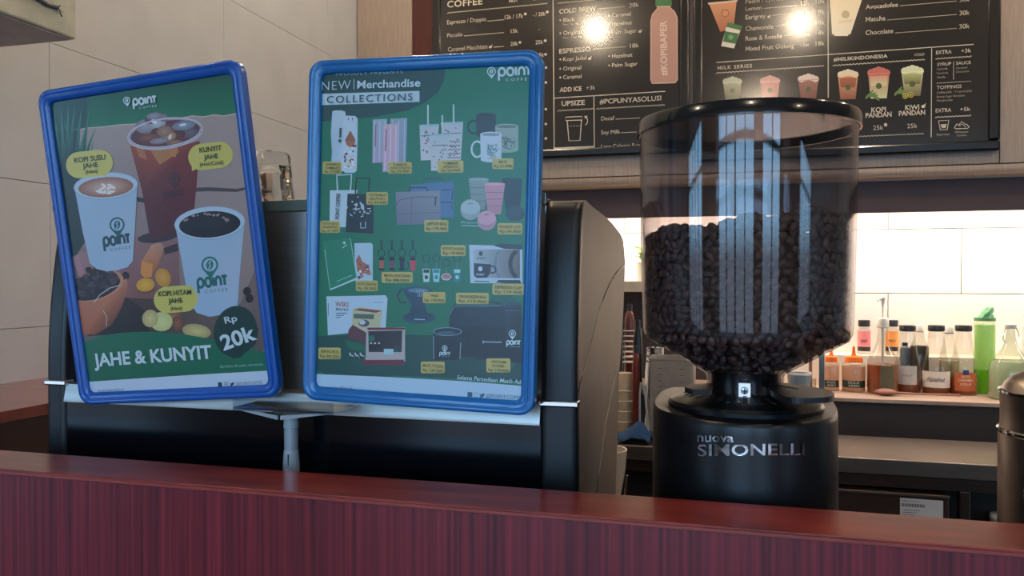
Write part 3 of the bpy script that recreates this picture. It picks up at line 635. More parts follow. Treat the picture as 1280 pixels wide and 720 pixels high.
    P.ell(207, 167, 47, 18.5, (160, 148, 160), 12, -8); P.ell(207, 167, 44, 16, (128, 70, 58), 13, -8, (92, 44, 48))
    for x, y, rx, ry, cc in [(182, 158, 13, 9, (170, 160, 170)), (196, 153, 12, 9, (196, 196, 206)), (190, 150, 9, 5, (120, 80, 92)), (206, 164, 10, 7, (176, 132, 110)), (186, 172, 12, 5, (150, 84, 72)), (212, 170, 9, 6, (196, 150, 120)), (230, 157, 15, 6, (150, 156, 176)), (238, 166, 11, 7, (120, 100, 116)), (200, 176, 13, 4, (168, 150, 160)), (218, 178, 10, 3, (170, 120, 100)), (193, 145, 10, 4.5, (166, 158, 170)), (205, 147, 6, 5, (150, 130, 140)), (224, 168, 8, 5, (110, 50, 50)), (196, 165, 7, 5, (120, 44, 40))]:
        P.ell(x, y, rx, ry, cc, 14 + (x % 7) * .2, -8, tuple(int(v * .75) for v in cc), n=14)
    P.ell(193, 152, 4, 2.6, (226, 230, 238), 15.6, 20, n=10); P.ell(229, 156, 5, 1.6, (214, 222, 234), 15.6, -10, n=10); P.ell(213, 171, 2, 4, (232, 210, 190), 15.6, 20, n=10)
    P.stroke(arcpts(207, 167, 47, 18.5, 0, 360, 40, -8), 1.8, (198, 190, 204), 15.8)
    P.stroke(arcpts(207, 167, 44, 16, 0, 180, 24, -8), .9, (220, 210, 220), 15.9)
    pin(P, 218, 223, 7.8, (62, 26, 40), (98, 34, 44), 12, -6)
    logo(P, 205, 248, 26, 7.5, (58, 22, 40), 13, -7)
    # cups
    def cup(cx, cy, rx, ry, liq, bot, layer, tilt=-4):
        b = bot; P.pp([(cx - rx, cy + 1)] + b + [(cx + rx, cy - 3)], None, layer, [CUP] + [CUP] * (len(b) - 1) + [(170, 186, 206)] + [CUP])
        P.ell(cx, cy, rx + 1, ry + 1, (150, 172, 194), layer + 1, tilt); P.ell(cx, cy - .4, rx, ry, (182, 202, 220), layer + 1.2, tilt); P.ell(cx, cy + 1.5, rx - 5, ry - 3.5, liq[0], layer + 1.4, tilt, liq[1])
    cup(133, 232.5, 39.5, 16, ((214, 178, 160), (150, 92, 72)), [(104, 290), (113, 329), (121, 336), (133, 339), (147, 338), (160, 334), (167, 326), (169, 290)], 16)
    for k, (x, y) in enumerate(((126, 236), (130, 233), (134, 236), (138, 233), (132, 241), (137, 240), (124, 240))): P.ell(x + 2, y, 6, 1.8, (232, 222, 214), 18 + k * .1, (-35, 35, -30, 30, 10, -10, 15)[k])
    P.stroke([(133, 244), (135, 226)], .8, (176, 120, 100), 19)
    cup(262.5, 279, 43.5, 20, ((26, 30, 44), (14, 16, 26)), [(228, 330), (236, 376), (246, 391), (262, 396), (280, 393), (297, 384), (300, 340)], 16)
    for k in range(26): t = random.uniform(190, 350); x = 258 + 30 * math.cos(R(t)) * random.uniform(.85, 1); y = 279 + 13 * math.sin(R(t)) * random.uniform(.8, 1); P.ell(x, y, random.uniform(1, 2.4), random.uniform(.8, 1.6), (150, 130, 130), 18 + k * .02, n=10)
    pin(P, 147, 281, 9.5, (8, 84, 86), CUP, 18, -6); logo(P, 131, 307.5, 33, 10.5, (10, 66, 76), 18, -7, 3.1)
    pin(P, 262.5, 331, 10.5, (8, 110, 96), CUP, 18, -4); logo(P, 248, 359.5, 37, 11, (8, 96, 92), 18, -6, 3.2)
    # green bottom band with a curved top, white strip, dark green price badge
    top = [(104, 428), (125, 420), (150, 416), (175, 414.5), (200, 415), (225, 417), (255, 422), (290, 430), (320, 437), (333, 441)]
    P.pp(top + [(338, 476), (108, 490)], None, 19, [(14, 104, 76)] * 10 + [(16, 110, 80), (10, 96, 70)])
    P.pp([(106, 477.5), (170, 473.2), (240, 468.6), (336, 463.2), (342, 480), (300, 494), (108, 499)], (196, 210, 226), 19.5)
    P.ell(294.5, 414, 27, 32, (12, 54, 52), 20.5, 12); P.pp([(270, 402), (283, 443), (292, 448), (300, 447), (320, 430), (324, 410)], (12, 54, 52), 20.6)
    bubble(P, 112.5, 205, 29.5, 16.5, -6, [(122, 216), (133, 215), (134, 221.5)]); bubble(P, 263.5, 195, 28, 16.5, -7, [(240, 208), (252, 208), (240.5, 214)]); bubble(P, 220, 374, 27.5, 16.5, -4, [(232, 362), (243, 366), (240, 356)])
    # social icons
    P.pp([(272.5, 478), (277.5, 477.7), (278, 483.3), (273, 483.6)], (20, 50, 70), 21); P.stroke([(280.5, 477.8), (285, 477.5), (285.4, 482.6), (281, 482.9)], .8, (90, 110, 130), 21, closed=True); P.ell(283, 480.2, 1.2, 1.2, (90, 110, 130), 21, n=10)
    P.pp([(287.5, 478), (289.5, 479.3), (291.5, 477.5), (293, 478.2), (292, 481), (289.5, 482.6), (287.2, 482.3), (288.6, 481)], (20, 50, 70), 21)
lp.base = (110, 96, 96)
def lt(P):
    wv = (206, 220, 226)
    pin(P, 158.5, 125.6, 4.6, wv, (14, 100, 76), 8, -8); logo(P, 167, 131.5, 29, 7.6, wv, 8, -7, 2.3)
    T = P.text
    T('KOPI SUSU', 93, 203.5, 132, 6.2, YT, 22, .018, y1=199.3); T('JAHE', 103.5, 210.5, 123, 6.0, YT, 22, .018, y1=208.5); T('(Hot)', 107, 217.6, 122, 4.8, YT, 22, .008, y1=215.5)
    T('KUNYIT', 249.5, 191, 277, 6.2, YT, 22, .018, y1=187.6); T('JAHE', 255, 199.6, 273, 6, YT, 22, .018, y1=197.6); T('(Hot/Cold)', 250, 208.2, 279.5, 4.8, YT, 22, .008, y1=204.8)
    T('KOPI HITAM', 198, 370.6, 239.5, 6.2, YT, 22, .018, y1=368); T('JAHE', 210.5, 379.2, 228.5, 6, YT, 22, .018, y1=378.2); T('(Hot)', 213.5, 388, 227.5, 4.8, YT, 22, .008, y1=387.3)
    T('JAHE & KUNYIT', 118, 458, 265.5, 15.5, wv, 22, .03, y1=447.5)
    T('Rp', 281.5, 404.5, 297, 8, wv, 22, .02, y1=401); T('20k', 279.5, 438, 321.5, 18, wv, 22, .03, y1=423)
    T('Berlaku di toko tertentu', 275, 460, 329, 3.6, (150, 190, 180), 22, y1=456.8, shear=.2)
    T('@POINTCOFFEE', 295, 481.5, 328, 3.6, (120, 136, 150), 22, y1=479.5); T('www.pointcoffee.id', 122, 489.8, 155, 3, (120, 136, 150), 22, y1=488.2)
poster('framed_poster', 'tilted left blue framed poster with iced tea and paper coffee cups', -.7055, .858, 1.3887, .0172, .0891, -.0748, .3000, .4136, M_blue, lp, lt)

def rp_(P):
    gn = (10, 120, 84)
    P.grad((396, 86), (664, 78), (656, 515), (388, 490), (10, 116, 88), (8, 108, 76), 1)
    P.pp([(398, 88), (430, 86), (480, 84.5), (557, 84), (555, 100), (548, 115), (532, 128), (510, 138), (470, 146), (430, 150), (398, 152)], (24, 70, 72), 2)
    P.pp([(385, 420), (500, 418), (560, 420), (664, 425), (664, 478), (500, 470), (385, 460)], (12, 70, 66), 1.5)
    P.ell(628, 415, 26, 52, (16, 78, 72), 1.6, 0, (10, 96, 76)); P.ell(450, 450, 60, 26, (14, 78, 72), 1.7, 0, (12, 70, 66))
    # crossing fold creases of the sheet, very slightly lighter print
    P.pp([(402, 117.3), (524.5, 113.7), (524.5, 127.3), (402, 131.5)], (190, 214, 226), 3)
    P.stroke([(442.5, 99), (442.5, 112)], .8, (190, 214, 226), 4)
    P.pp([(396, 467.5), (480, 471), (580, 476.5), (655, 482.5), (655, 502), (390, 492)], (178, 206, 228), 6)
    # tall thermos bottles
    wh = (196, 214, 230)
    P.pp([(415.5, 139), (420, 138), (427, 138), (431.5, 139.5), (432.5, 146), (431, 172), (430, 214), (413.5, 214), (415, 190), (413.5, 166)], None, 4, [wh] * 7 + [(170, 196, 216)] * 3)
    P.pp([(430, 146.5), (434, 144.5), (444, 145), (447, 148), (447, 175), (446, 213), (443, 216), (431, 216), (428.5, 212), (429.5, 170)], wh, 5)
    P.ell(438, 176, 6, 8, (176, 106, 78), 6); P.pp([(431, 176), (438, 163), (445, 176)], (150, 96, 66), 6.2)
    for k in range(26): P.ell(random.uniform(431, 445), random.uniform(182, 211), random.uniform(1, 3), random.uniform(.8, 2.2), random.choice([(190, 120, 80), (60, 60, 76), (220, 200, 160), (150, 80, 80), (236, 240, 244)]), 6.4 + k * .03, random.uniform(0, 180), n=8)
    for x in (435.5, 440.5): P.stroke([(x, 147), (x, 150.5)], .9, (30, 40, 60), 7)
    # clear / pink tumblers
    for x0, x1, y0, y1, c1, c2, ly in [(466, 484, 149, 203, (160, 180, 196), (178, 160, 190), 4), (488, 509, 148, 205, (150, 170, 190), (150, 150, 176), 4), (479, 498, 155, 214, (206, 176, 196), (196, 168, 192), 5)]:
        P.grad((x0, y0 + .5), (x1, y0 - .5), (x1 - 1.5, y1), (x0 - .5, y1 + 1), c1, c2, ly)
        for q in (.15, .5, .85): xx = x0 + (x1 - x0) * q; P.stroke([(xx, y0 + 2), (xx - .8, y1 - 1)], 1.2, tuple(min(255, v + 28) for v in c1), ly + .3)
        P.stroke([(x0 + 4, y0 + 6), (x0 + 3, y0 + 34)], 1.6, (150, 104, 120), ly + .4)
    # straw tumblers
    for cx, x0, x1, xb0, xb1, yt, yb, st, ly in [(534, 524.5, 549, 526, 544, 157, 200, 131, 4), (564, 551, 579, 557, 576, 154, 200, 130.5, 4), (550, 538, 563, 539, 557, 169, 213, 144, 5)]:
        P.grad((x0, yt), (x1, yt - 1), (xb1, yb), (xb0, yb + .5), (188, 198, 206), (206, 204, 210), ly)
        P.stroke([(x0, yt), (x1, yt - 1)], 2, (150, 196, 204), ly + .2); P.stroke([(cx + (3 if cx > 540 else 1), yt - 1), (cx + (3 if cx > 540 else 1), st)], 1.9, (196, 210, 216), ly + .3)
        for k in range(16): P.ell(random.uniform(x0 + 4, x1 - 5), random.uniform(yt + 6, yb - 3), random.uniform(.8, 2), .9, random.choice([(176, 60, 60), (60, 70, 90), (120, 130, 150), (70, 130, 110)]), ly + .4 + k * .02, random.uniform(0, 180), n=8)
        P.stroke([(x0 + 2, yt + 13), (x1 - 3, yt + 12.4)], .8, (70, 80, 96), ly + .8)
    for k in range(5): P.stroke([(559 + q * 2, 176 + k * 5 + (q % 2) * 2) for q in range(9)], 1, (90, 50, 60), 4.9)
    # mugs
    def mug(x0, x1, yt, yb, c, hc, ly, hx, hs, deco=None):
        P.stroke(arcpts(hx, (yt + yb) / 2 + 1, 7, (yb - yt) * .28, 0, 360, 22), 2.4, hc, ly)
        w = (x1 - x0) / 2; cx = (x0 + x1) / 2
        P.pp([(x0, yt), (x0 + .5, yb - 3)] + arcpts(cx, yb - 3.5, w, 3.5, 180, 0, 8) + [(x1, yt)], c, ly + .5)
        P.ell(cx, yt, w, 3.2, tuple(min(255, v + 14) for v in c), ly + .6); P.ell(cx, yt + .3, w - 1.4, 2.2, tuple(int(v * .75) for v in c), ly + .7)
        if deco:
            for k in range(18): P.stroke([(cx + random.uniform(-w * .5, w * .7), random.uniform(yt + 12, yb - 4)) for _ in range(2)], .7, deco, ly + .9)
    mug(595, 620, 144, 172, (30, 50, 58), (24, 44, 54), 4, 592, -1); mug(619, 648, 158, 191, (148, 170, 160), (150, 172, 162), 5, 614, -1, (70, 90, 84)); mug(600.5, 627, 168, 203, (196, 212, 226), (196, 212, 226), 6, 596.5, -1, (80, 130, 130))
    # tote bags
    P.stroke([(422, 240), (421, 219), (439.5, 218), (438, 240)], 1.7, (196, 212, 220), 4, cap=True); P.pp([(412.5, 238), (447, 237.5), (435, 284), (412, 284)], (190, 212, 226), 5)
    P.stroke([(444, 245), (446, 222.5), (462, 223), (461, 245)], 2, (30, 46, 50), 6); P.pp([(434.5, 242), (467, 243), (466.5, 292), (432, 290)], (22, 34, 46), 7)
    for k in range(34): P.ell(random.gauss(450, 7), random.gauss(261, 7), random.uniform(.8, 3), random.uniform(.5, 1.3), (186, 200, 212), 8 + k * .01, random.uniform(0, 180), n=8)
    P.stroke([(451, 278), (451, 285), (457, 285), (457, 277)], 1, (186, 200, 212), 8)
    # laptop bags
    P.stroke([(528, 230), (531, 224), (553, 223), (556, 230)], 2, (50, 76, 108), 4); P.pp([(514, 231), (566, 226.5), (567.5, 232), (567, 272), (513, 270)], (76, 116, 160), 4.5)
    P.stroke([(552, 238), (566, 237), (565, 250)], 1.4, (40, 60, 90), 5); P.stroke([(550, 253), (565, 253), (565, 262)], 1.2, (40, 60, 90), 5)
    P.stroke([(510, 240), (513, 234.5), (533, 234.5), (535, 239)], 1.9, (60, 66, 84), 6); P.pp([(494.5, 240), (550, 238.5), (551, 280), (496, 281)], None, 6.5, [(130, 132, 150), (140, 142, 158), (118, 120, 138), (110, 112, 130)])
    P.stroke([(495, 256), (500, 250), (520, 246), (548, 246.5)], .9, (84, 88, 108), 7); P.stroke([(515, 247), (514, 281)], .7, (96, 100, 120), 7); P.stroke([(545, 246), (544, 257)], 1.6, (50, 54, 70), 7); P.stroke([(497, 267), (550, 266)], .7, (96, 100, 120), 7)
    # pocket cups
    for x0, x1, xb0, xb1, yt, yb, c, ly in [(586, 611, 590, 606, 224, 262, (140, 158, 158), 4), (627, 653, 632, 650, 224, 262, (24, 50, 64), 4), (605.5, 631.5, 610, 626, 230, 268, (208, 150, 168), 5)]:
        P.grad((x0, yt), (x1, yt - .5), (xb1, yb), (xb0, yb), c, tuple(int(v * .9) for v in c), ly); P.ell((x0 + x1) / 2, yt, (x1 - x0) / 2, 1.8, tuple(min(255, int(v * 1.12)) for v in c), ly + .2)
        for q in (.28, .5, .72): P.stroke([(x0 + (xb0 - x0) * q, yt + (yb - yt) * q), (x1 + (xb1 - x1) * q, yt + (yb - yt) * q)], .9, tuple(int(v * .75) for v in c), ly + .3)
    for x, y, rx, ry, c in ((588, 262, 12.5, 13, (170, 190, 196)), (608.5, 275.5, 12, 12.5, (212, 158, 178)), (644, 267, 12, 9.5, (40, 66, 80))): P.ell(x, y, rx, ry, tuple(int(v * .88) for v in c), 8); P.ell(x, y - 3, rx - .5, ry * .68, c, 8.2); P.stroke([(x - 3, y - 7), (x + 3, y - 7.5)], 1.2, tuple(int(v * .7) for v in c), 8.4)
    P.stroke([(577, 281.8), (605, 282.8)], .7, (190, 214, 220), 4)
    # notebook
    P.pp([(443, 304), (464, 303.5), (466, 306), (466, 352), (444, 352)], (176, 204, 220), 4)
    P.pp([(445, 325), (449, 318), (453, 327), (461, 332), (463, 342), (456, 342), (447, 340)], (170, 100, 80), 5)
    for k in range(16): P.ell(random.uniform(446, 463), random.uniform(328, 348), random.uniform(1, 2.6), random.uniform(.8, 1.7), random.choice([(160, 60, 70), (30, 40, 56), (226, 230, 236), (180, 130, 100)]), 5.2 + k * .02, 0, n=8)
    P.pp([(403, 302), (438, 297), (446, 349), (412, 362), (406, 316)], (20, 126, 96), 6); P.stroke([(438, 298), (446, 347), (412.5, 362), (406, 312)], .9, (150, 200, 190), 7); P.stroke([(446, 348.5), (413, 362)], 1.6, (190, 214, 220), 7.2); P.stroke([(421, 352), (440, 344)], .7, (140, 200, 180), 7)
    P.ell(430.5, 303.6, 1.8, 1.8, (180, 214, 210), 7, n=10); P.stroke([(428, 310), (434, 306)], .9, (180, 214, 210), 7)
    # keychains
    for x, c in ((477, (176, 90, 66)), (490, (120, 60, 90)), (502.5, (40, 40, 66)), (516, (196, 50, 76))):
        P.stroke(arcpts(x, 302.5, 1.6, 2, 0, 360, 10), 1, (18, 40, 52), 4); P.stroke([(x, 304), (x, 311.5)], 1.8, (18, 36, 50), 4); P.stroke(arcpts(x, 316.5, 4.3, 4.8, 0, 360, 18), .9, (18, 36, 50), 4)
        P.pp([(x - 3, 322), (x + 3, 322), (x + 2.4, 337), (x - 2.4, 337)], c, 5); P.pp([(x - 3.4, 322), (x + 3.4, 322), (x + 3.2, 325.4), (x - 3.2, 325.4)], (18, 26, 40), 5.2); P.pp([(x - 3.6, 335.5), (x + 3.6, 335.5), (x + 3.4, 338), (x - 3.4, 338)], (20, 26, 40), 5.2)
    P.pp([(512, 326), (520.5, 326), (518.5, 332), (519.5, 338), (513, 338), (514.5, 332)], (206, 54, 80), 5.6); P.stroke(arcpts(508, 332, 3, 4, -90, 90, 8), 1, (18, 26, 40), 5)
    for x, y0, c1, c2 in ((533, 323, (30, 50, 56), (190, 214, 210)), (545.5, 323, (40, 130, 160), (150, 210, 210)), (558, 329, (180, 120, 120), (200, 200, 200)), (571.5, 323, (170, 220, 214), (40, 130, 140))):
        P.stroke(arcpts(x, y0, 4.4, 4.8, 0, 360, 18), .9, (16, 44, 56), 4); P.stroke([(x, y0 + 4.5), (x, y0 + 13)], .8, (90, 140, 140), 4)
        if x == 558: P.ell(x, 346, 6.5, 4.5, c2, 5); P.ell(x, 345.5, 5, 3, c1, 5.2); P.stroke(arcpts(x + 6.5, 346, 2.5, 2.5, 0, 360, 10), .8, (20, 50, 60), 5)
        else: P.pp([(x - 5, 336), (x + 5, 336), (x + 3.5, 352.5), (x - 3.5, 352.5)], c2, 5); P.pp([(x - 4, 337), (x + 4, 337), (x + 3.6, 341), (x - 3.6, 341)], c1, 5.2); P.ell(x, 346.5, 2.2, 2.6, c1, 5.4, n=10)
    # espresso cup box
    P.pp([(586.5, 306), (622, 307), (653, 312), (653, 354), (588, 354)], (186, 206, 222), 4); P.pp([(592, 311.5), (650, 312), (650, 348), (592, 347)], None, 5, [(170, 184, 196), (110, 96, 90), (100, 90, 88), (176, 190, 204)])
    P.stroke(arcpts(628, 330, 9, 18, 110, 250, 12), 3, (120, 130, 144), 5.5); P.stroke(arcpts(650, 330, 12, 17, 110, 250, 12), 5, (40, 40, 50), 5.5); P.pp([(617, 307), (625, 304.5), (653, 306), (653, 312), (630, 311)], (40, 54, 66), 5.6)
    P.pp([(592.5, 329), (614, 330.5), (613, 341), (609, 347), (596, 347.5), (592.5, 344)], (36, 42, 58), 6); P.stroke(arcpts(616, 337, 3.8, 4.4, -120, 130, 10), 1.8, (36, 42, 58), 6)
    P.ell(600.5, 336, 2.8, 3.1, (196, 206, 216), 7, n=14); P.text('POINT', 595.5, 344.3, 605.5, 2.6, (196, 206, 216), 7, .02); P.ell(601, 317, 2.6, 3, (60, 70, 84), 7, n=14); P.text('POINT', 596, 324.3, 606.5, 2.8, (60, 70, 84), 7, .02); P.stroke([(593, 351.6), (612, 352)], 1.1, (40, 60, 80), 5)
    P.pp([(623, 350), (650, 350), (653, 356), (620, 353)], (30, 44, 54), 6)
    # toy brick cafe box and model
    P.pp([(408, 370.5), (482, 369), (484.5, 373), (482, 412), (410, 419)], (184, 208, 226), 4); P.text('WIKI', 419, 383, 435.5, 6, (170, 110, 100), 6, .03); P.text('BRICKS', 420, 388, 435.5, 3, (30, 44, 70), 6, .02)
    for k in range(3): P.stroke([(420, 391.5 + 2.6 * k), (434 - 4 * k, 391.5 + 2.6 * k)], 1, (90, 110, 140), 6)
    P.stroke([(410.5, 379), (410.5, 394)], 1, (110, 130, 150), 6); P.stroke([(467, 378), (479, 378)], .8, (120, 150, 170), 6)
    P.pp([(441, 386), (450, 384), (478, 387.5), (475, 412), (462, 420), (440, 414)], (196, 190, 150), 7); P.pp([(442, 387.5), (450, 385.5), (478, 388.5), (470, 391)], (130, 60, 60), 8); P.pp([(442, 392), (468, 393), (467, 399), (442, 398)], (90, 100, 96), 8); P.ell(455, 404, 7, 4.5, (70, 80, 100), 8, n=12); P.ell(453, 403, 4, 3, (200, 206, 206), 8.3, n=12)
    P.pp([(436, 412), (441, 406), (462, 418), (460, 430), (434, 422)], (96, 50, 62), 9); P.pp([(430, 424), (460, 432), (456, 440), (436, 436)], (14, 96, 70), 7)
    P.pp([(458, 410.5), (506.5, 409), (506.5, 452), (457, 452)], (184, 172, 172), 10); P.pp([(459, 409.5), (506.5, 409.5), (506, 412), (460, 412.5)], (110, 40, 50), 11); P.pp([(460.5, 414), (503, 413), (502, 440), (461, 440)], (46, 34, 44), 11); P.ell(464.5, 423, 4, 3.8, (20, 110, 90), 12, n=12)
    for x in (464, 469, 474): P.pp([(x - 2, 429), (x + 2, 429), (x + 1.6, 436), (x - 1.6, 436)], (26, 24, 34), 12); P.ell(x, 429, 1.4, 1.1, (200, 208, 210), 12.4, n=8)
    P.pp([(480, 436), (492, 436), (492, 443), (480, 443)], (170, 206, 214), 13); P.pp([(493, 432), (499, 432), (499, 440), (493, 440)], (30, 60, 66), 12); P.pp([(454, 450), (505, 449.5), (505, 456.5), (454, 456)], (110, 36, 56), 12)
    for k in range(6): x = 437 + k * 3.3; P.stroke([(x, 441 + (k % 2) * 3), (x + 2, 445 + (k % 2) * 3)], 1.7, (200, 206, 210), 12); P.ell(x + 1, 447, 1.2, 1.6, (24, 24, 34), 12.3, n=8)
    # dripper
    P.stroke(arcpts(504.5, 370, 7, 8.5, 60, 290, 12), 2, (24, 54, 78), 4); P.pp([(503, 362), (540, 362), (530, 384), (516, 384)], (26, 60, 86), 5); P.ell(521, 362, 18.5, 4, (40, 78, 104), 6); P.ell(523, 363, 13, 2.6, (90, 130, 152), 6.2)
    for k in range(4): P.stroke([(521 + 3 * k, 362), (523 + 2 * k, 371)], .8, (150, 180, 196), 6.4)
    P.pp([(514, 383), (532, 383), (534, 392), (512, 392)], (24, 54, 78), 5.4); P.ell(524, 397, 20.5, 7.5, (34, 70, 92), 5.2); P.ell(524, 395, 17, 5.2, (24, 56, 80), 5.3); P.stroke([(518, 399), (531, 399.5)], .9, (170, 196, 206), 6)
    # organiser bag, thermos, black mug
    nv = (18, 34, 50)
    P.stroke([(566, 384), (570, 379), (618, 378), (626, 380)], 1.4, (14, 24, 36), 7); P.pp([(562, 392), (566, 383), (574, 381), (628, 381.5), (634, 388), (632, 448), (600, 450), (570, 440), (561, 420)], (20, 38, 56), 6); P.stroke([(562, 394), (567, 384), (574, 382.5), (626, 382.5)], .8, (110, 140, 160), 7); P.pp([(562, 408), (632, 408), (632, 446), (566, 446)], (14, 28, 44), 6.6)
    P.stroke([(603.5, 427.3), (627, 427.8)], 1.1, (170, 190, 204), 8); P.stroke([(604, 425.5), (604, 429.5)], 1, (170, 190, 204), 8); P.stroke(arcpts(576, 428, 5, 6, -90, 90, 6), 1.2, (26, 48, 66), 7)
    P.pp([(632, 382), (634, 378.5), (650, 378.5), (652, 382), (652, 454), (631, 452)], None, 8, [(30, 50, 70), (34, 54, 74), (30, 48, 66), (16, 30, 44), (12, 24, 38), (14, 26, 40)]); P.ell(642, 380.5, 9.5, 2.6, (44, 64, 84), 8.4); P.stroke([(632.5, 388), (651, 388)], .7, (80, 110, 130), 8.5)
    P.pp([(541.5, 414), (577, 414.5), (575.5, 450), (542, 450)], None, 9, [(18, 34, 50), (20, 36, 54), (12, 24, 36), (12, 24, 36)]); P.ell(559.5, 414.5, 18, 5.4, (120, 150, 168), 9.4); P.ell(559.5, 414.5, 16.8, 4.4, (18, 34, 48), 9.6); P.ell(558, 416, 11, 2.2, (60, 90, 106), 9.8); P.stroke([(542, 420), (542.4, 449)], .9, (120, 150, 168), 9.8); P.stroke([(576, 428), (575, 449)], .9, (150, 176, 190), 9.8)
    # price tags
    for x0, y0, x1, y1 in TAGS:
        r = 2.2; P.pp([(x0 + r, y0), (x1 - r, y0), (x1 - .5, y0 + .5), (x1, y0 + r), (x1, y1 - r), (x1 - .5, y1 - .5), (x1 - r, y1), (x0 + r, y1), (x0 + .5, y1 - .5), (x0, y1 - r), (x0, y0 + r), (x0 + .5, y0 + .5)], (196, 178, 100), 15)
    P.pp([(584.5, 490), (590.5, 490.4), (590.3, 496.2), (584.3, 495.8)], (30, 80, 104), 8); P.stroke([(592.5, 491), (597.3, 491.2), (597, 496.2), (592.3, 496)], .8, (100, 140, 160), 8, closed=True); P.pp([(599, 491.5), (601.5, 493.4), (604, 491.5), (606, 492.4), (604.6, 495.4), (602, 497.2), (599, 496.6), (600.6, 495.3)], (30, 80, 104), 8)
TAGS = [(403.5, 202, 427, 217.5), (485, 202.5, 515, 217), (547, 200.5, 579.5, 216), (615.5, 198, 642, 211.5), (400, 276, 425, 291), (458, 240, 485, 256), (530.5, 275, 560.5, 290), (622, 279, 653, 293),
        (445, 350.5, 472.5, 364), (477, 340, 516, 353.5), (551, 306.5, 582, 320), (615.5, 354.5, 655, 368.5), (528.5, 365, 557, 379), (570, 366, 611, 380), (398, 434.5, 426, 449), (526, 452, 556, 466.5), (608, 448, 638, 465.5)]
rp_.base = (10, 110, 80)
TT = [('THERMOS', 'TUMBLER', '219.000'), ('TUMBLER', '(NON STRAW)', '59.900'), ('TUMBLER', '(STRAW)', '55.900'), ('', 'MUG', '51.900'), ('TOTE BAG', '(WHITE)', '37.900'), ('TOTE BAG', '(BLACK)', '33.900'), ('', 'LAPTOP BAG', '179.900'), ('', 'POCKET CUP', '59.900'),
      ('', 'NOTE BOOK', '35.900'), ('', 'METAL KEYCHAIN', '48.000'), ('', 'KEYCHAIN', '19.900'), ('', 'ESPRESSO CUP', '119.900'), ('', 'V60', '179.900'), ('', 'ORGANIZER BAG', '115.900'), ('', 'BRICKS', '99.200'), ('', 'MUG TYESO', '139.900'), ('VACUUM', 'FLASK', '119.900')]
def rt(P):
    wv = (196, 222, 232); T = P.text; dk = (24, 70, 84)
    T('PROUDLY PRESENTS', 420, 94.5, 503.5, 3.8, (150, 190, 200), 5, 0, spacing=1.2, y1=91.6)
    T('NEW', 402, 113, 438.5, 11.2, wv, 5, -.01, spacing=1.12, y1=111.2); T('Merchandise', 446.5, 110.5, 525.5, 9.6, wv, 5, .022, y1=108)
    T('COLLECTIONS', 408.5, 128.8, 515.5, 8.8, dk, 5, 0, spacing=1.2, y1=125.3)
    pin(P, 614.3, 89.3, 5.6, wv, (10, 120, 90), 6, -2); logo(P, 623.5, 94.8, 41, 9.6, wv, 6, -2, 2.6)
    P.text('POINT', 426.2, 172, 426.25, 3.4, (24, 60, 70), 8) if False else None
    P.stroke([(425, 172), (425.6, 160)], 2.2, (24, 70, 70), 8); P.ell(424.6, 176, 1.8, 2, (24, 70, 70), 8, n=10)
    for x, y0, y1 in ((421.5, 242, 274),):
        a = Vector(P.px(x + 2, y1)); b = Vector(P.px(x + 3.6, y0)); v, f = text_mesh('POINT COFFEE', .02); d = b - a; up = Vector((-d.y, d.x)).normalized() * (Vector(P.px(x + 4.5, y1)) - Vector(P.px(x, y1))).length; o = len(P.v)
        for p in v: q = a + d * p[0] + up * p[1]; P.v.append((q.x, 0, q.y))
        P.mark(8, o)
        for g in f: P.f.append(tuple(i + o for i in g)); P.c.append([(16, 60, 60)] * len(g))
    tc_ = (80, 92, 52)
    for (x0, y0, x1, y1), (a, b, c) in zip(TAGS, TT):
        n = 3 if a else 2; hh = (y1 - y0) / (n + .55); w = x1 - x0; rows = [s for s in (a, b, 'Rp ' + c) if s]
        for k, s in enumerate(rows):
            tw = min(w * .84, len(s) * hh * .62); cx = (x0 + x1) / 2; T(s, cx - tw / 2, y0 + hh * (1.08 + k * 1.04) + .2, cx + tw / 2, hh * .66, tc_, 17, .004)
    T('Preloved', 577, 279.5, 603, 3.2, (170, 200, 206), 5)
    pin(P, 640.5, 417, 4.6, wv, (14, 30, 44), 10); logo(P, 633.5, 430.5, 17, 4.8, wv, 10, 1, 1.5); pin(P, 556, 435, 3.4, wv, (14, 28, 42), 11); logo(P, 549.5, 443.5, 13.5, 3.4, wv, 11, 1, 1.0)
    T('Selama Persediaan Masih Ada', 571, 474, 654, 5.2, wv, 8, .006, y1=480.2, shear=.2); T('@POINTCOFFEE', 607.5, 496.8, 655, 4.6, (70, 130, 150), 8, y1=499.8); T('www.pointcoffee.id', 393, 485, 440, 4.2, (60, 120, 140), 8, y1=487.5)
poster('framed_poster', 'upright right blue framed poster of new merchandise collections on green', -.3468, .85, 1.3935, .0028, .0028, .027, .2830, .4001, M_blue2, rp_, rt)

# ------------------------------------------------------------------ acrylic stand that carries both posters
M_acr = glass('clear_acrylic', (226, 236, 242), .08, 1.5, 3.0); M_acrf = pm('frosted_acrylic', (190, 200, 206), .35, coat=.2); M_acrf.node_tree.nodes['Principled BSDF'].inputs['Transmission Weight'].default_value = .35
pz = onY(364, 590, .857); Yp = .862
def Q(x, y, Y=Yp): return onY(x, y, Y)
st = thing('poster_stand', 'clear acrylic stand holding the two blue poster frames on one post', 'stand', (Q(364, 560).x, Yp, .90))
sx = Q(364, 560).x
obj('foot', MB().lathe([(.001, 0), (.032, 0), (.034, .003), (.03, .006), (.010, .010), (.010, .03)], 28), M_acrf, st)
z1, z2, z3, z4 = Q(364, 588).z, Q(364, 562).z, Q(364, 534).z, Q(364, 516).z
obj('post', MB().lathe([(.0102, .03), (.0100, z1 - .90), (.0098, z2 - .90 - .015), (.0086, z2 - .90), (.001, z2 - .90)], 28), M_acrf, st)
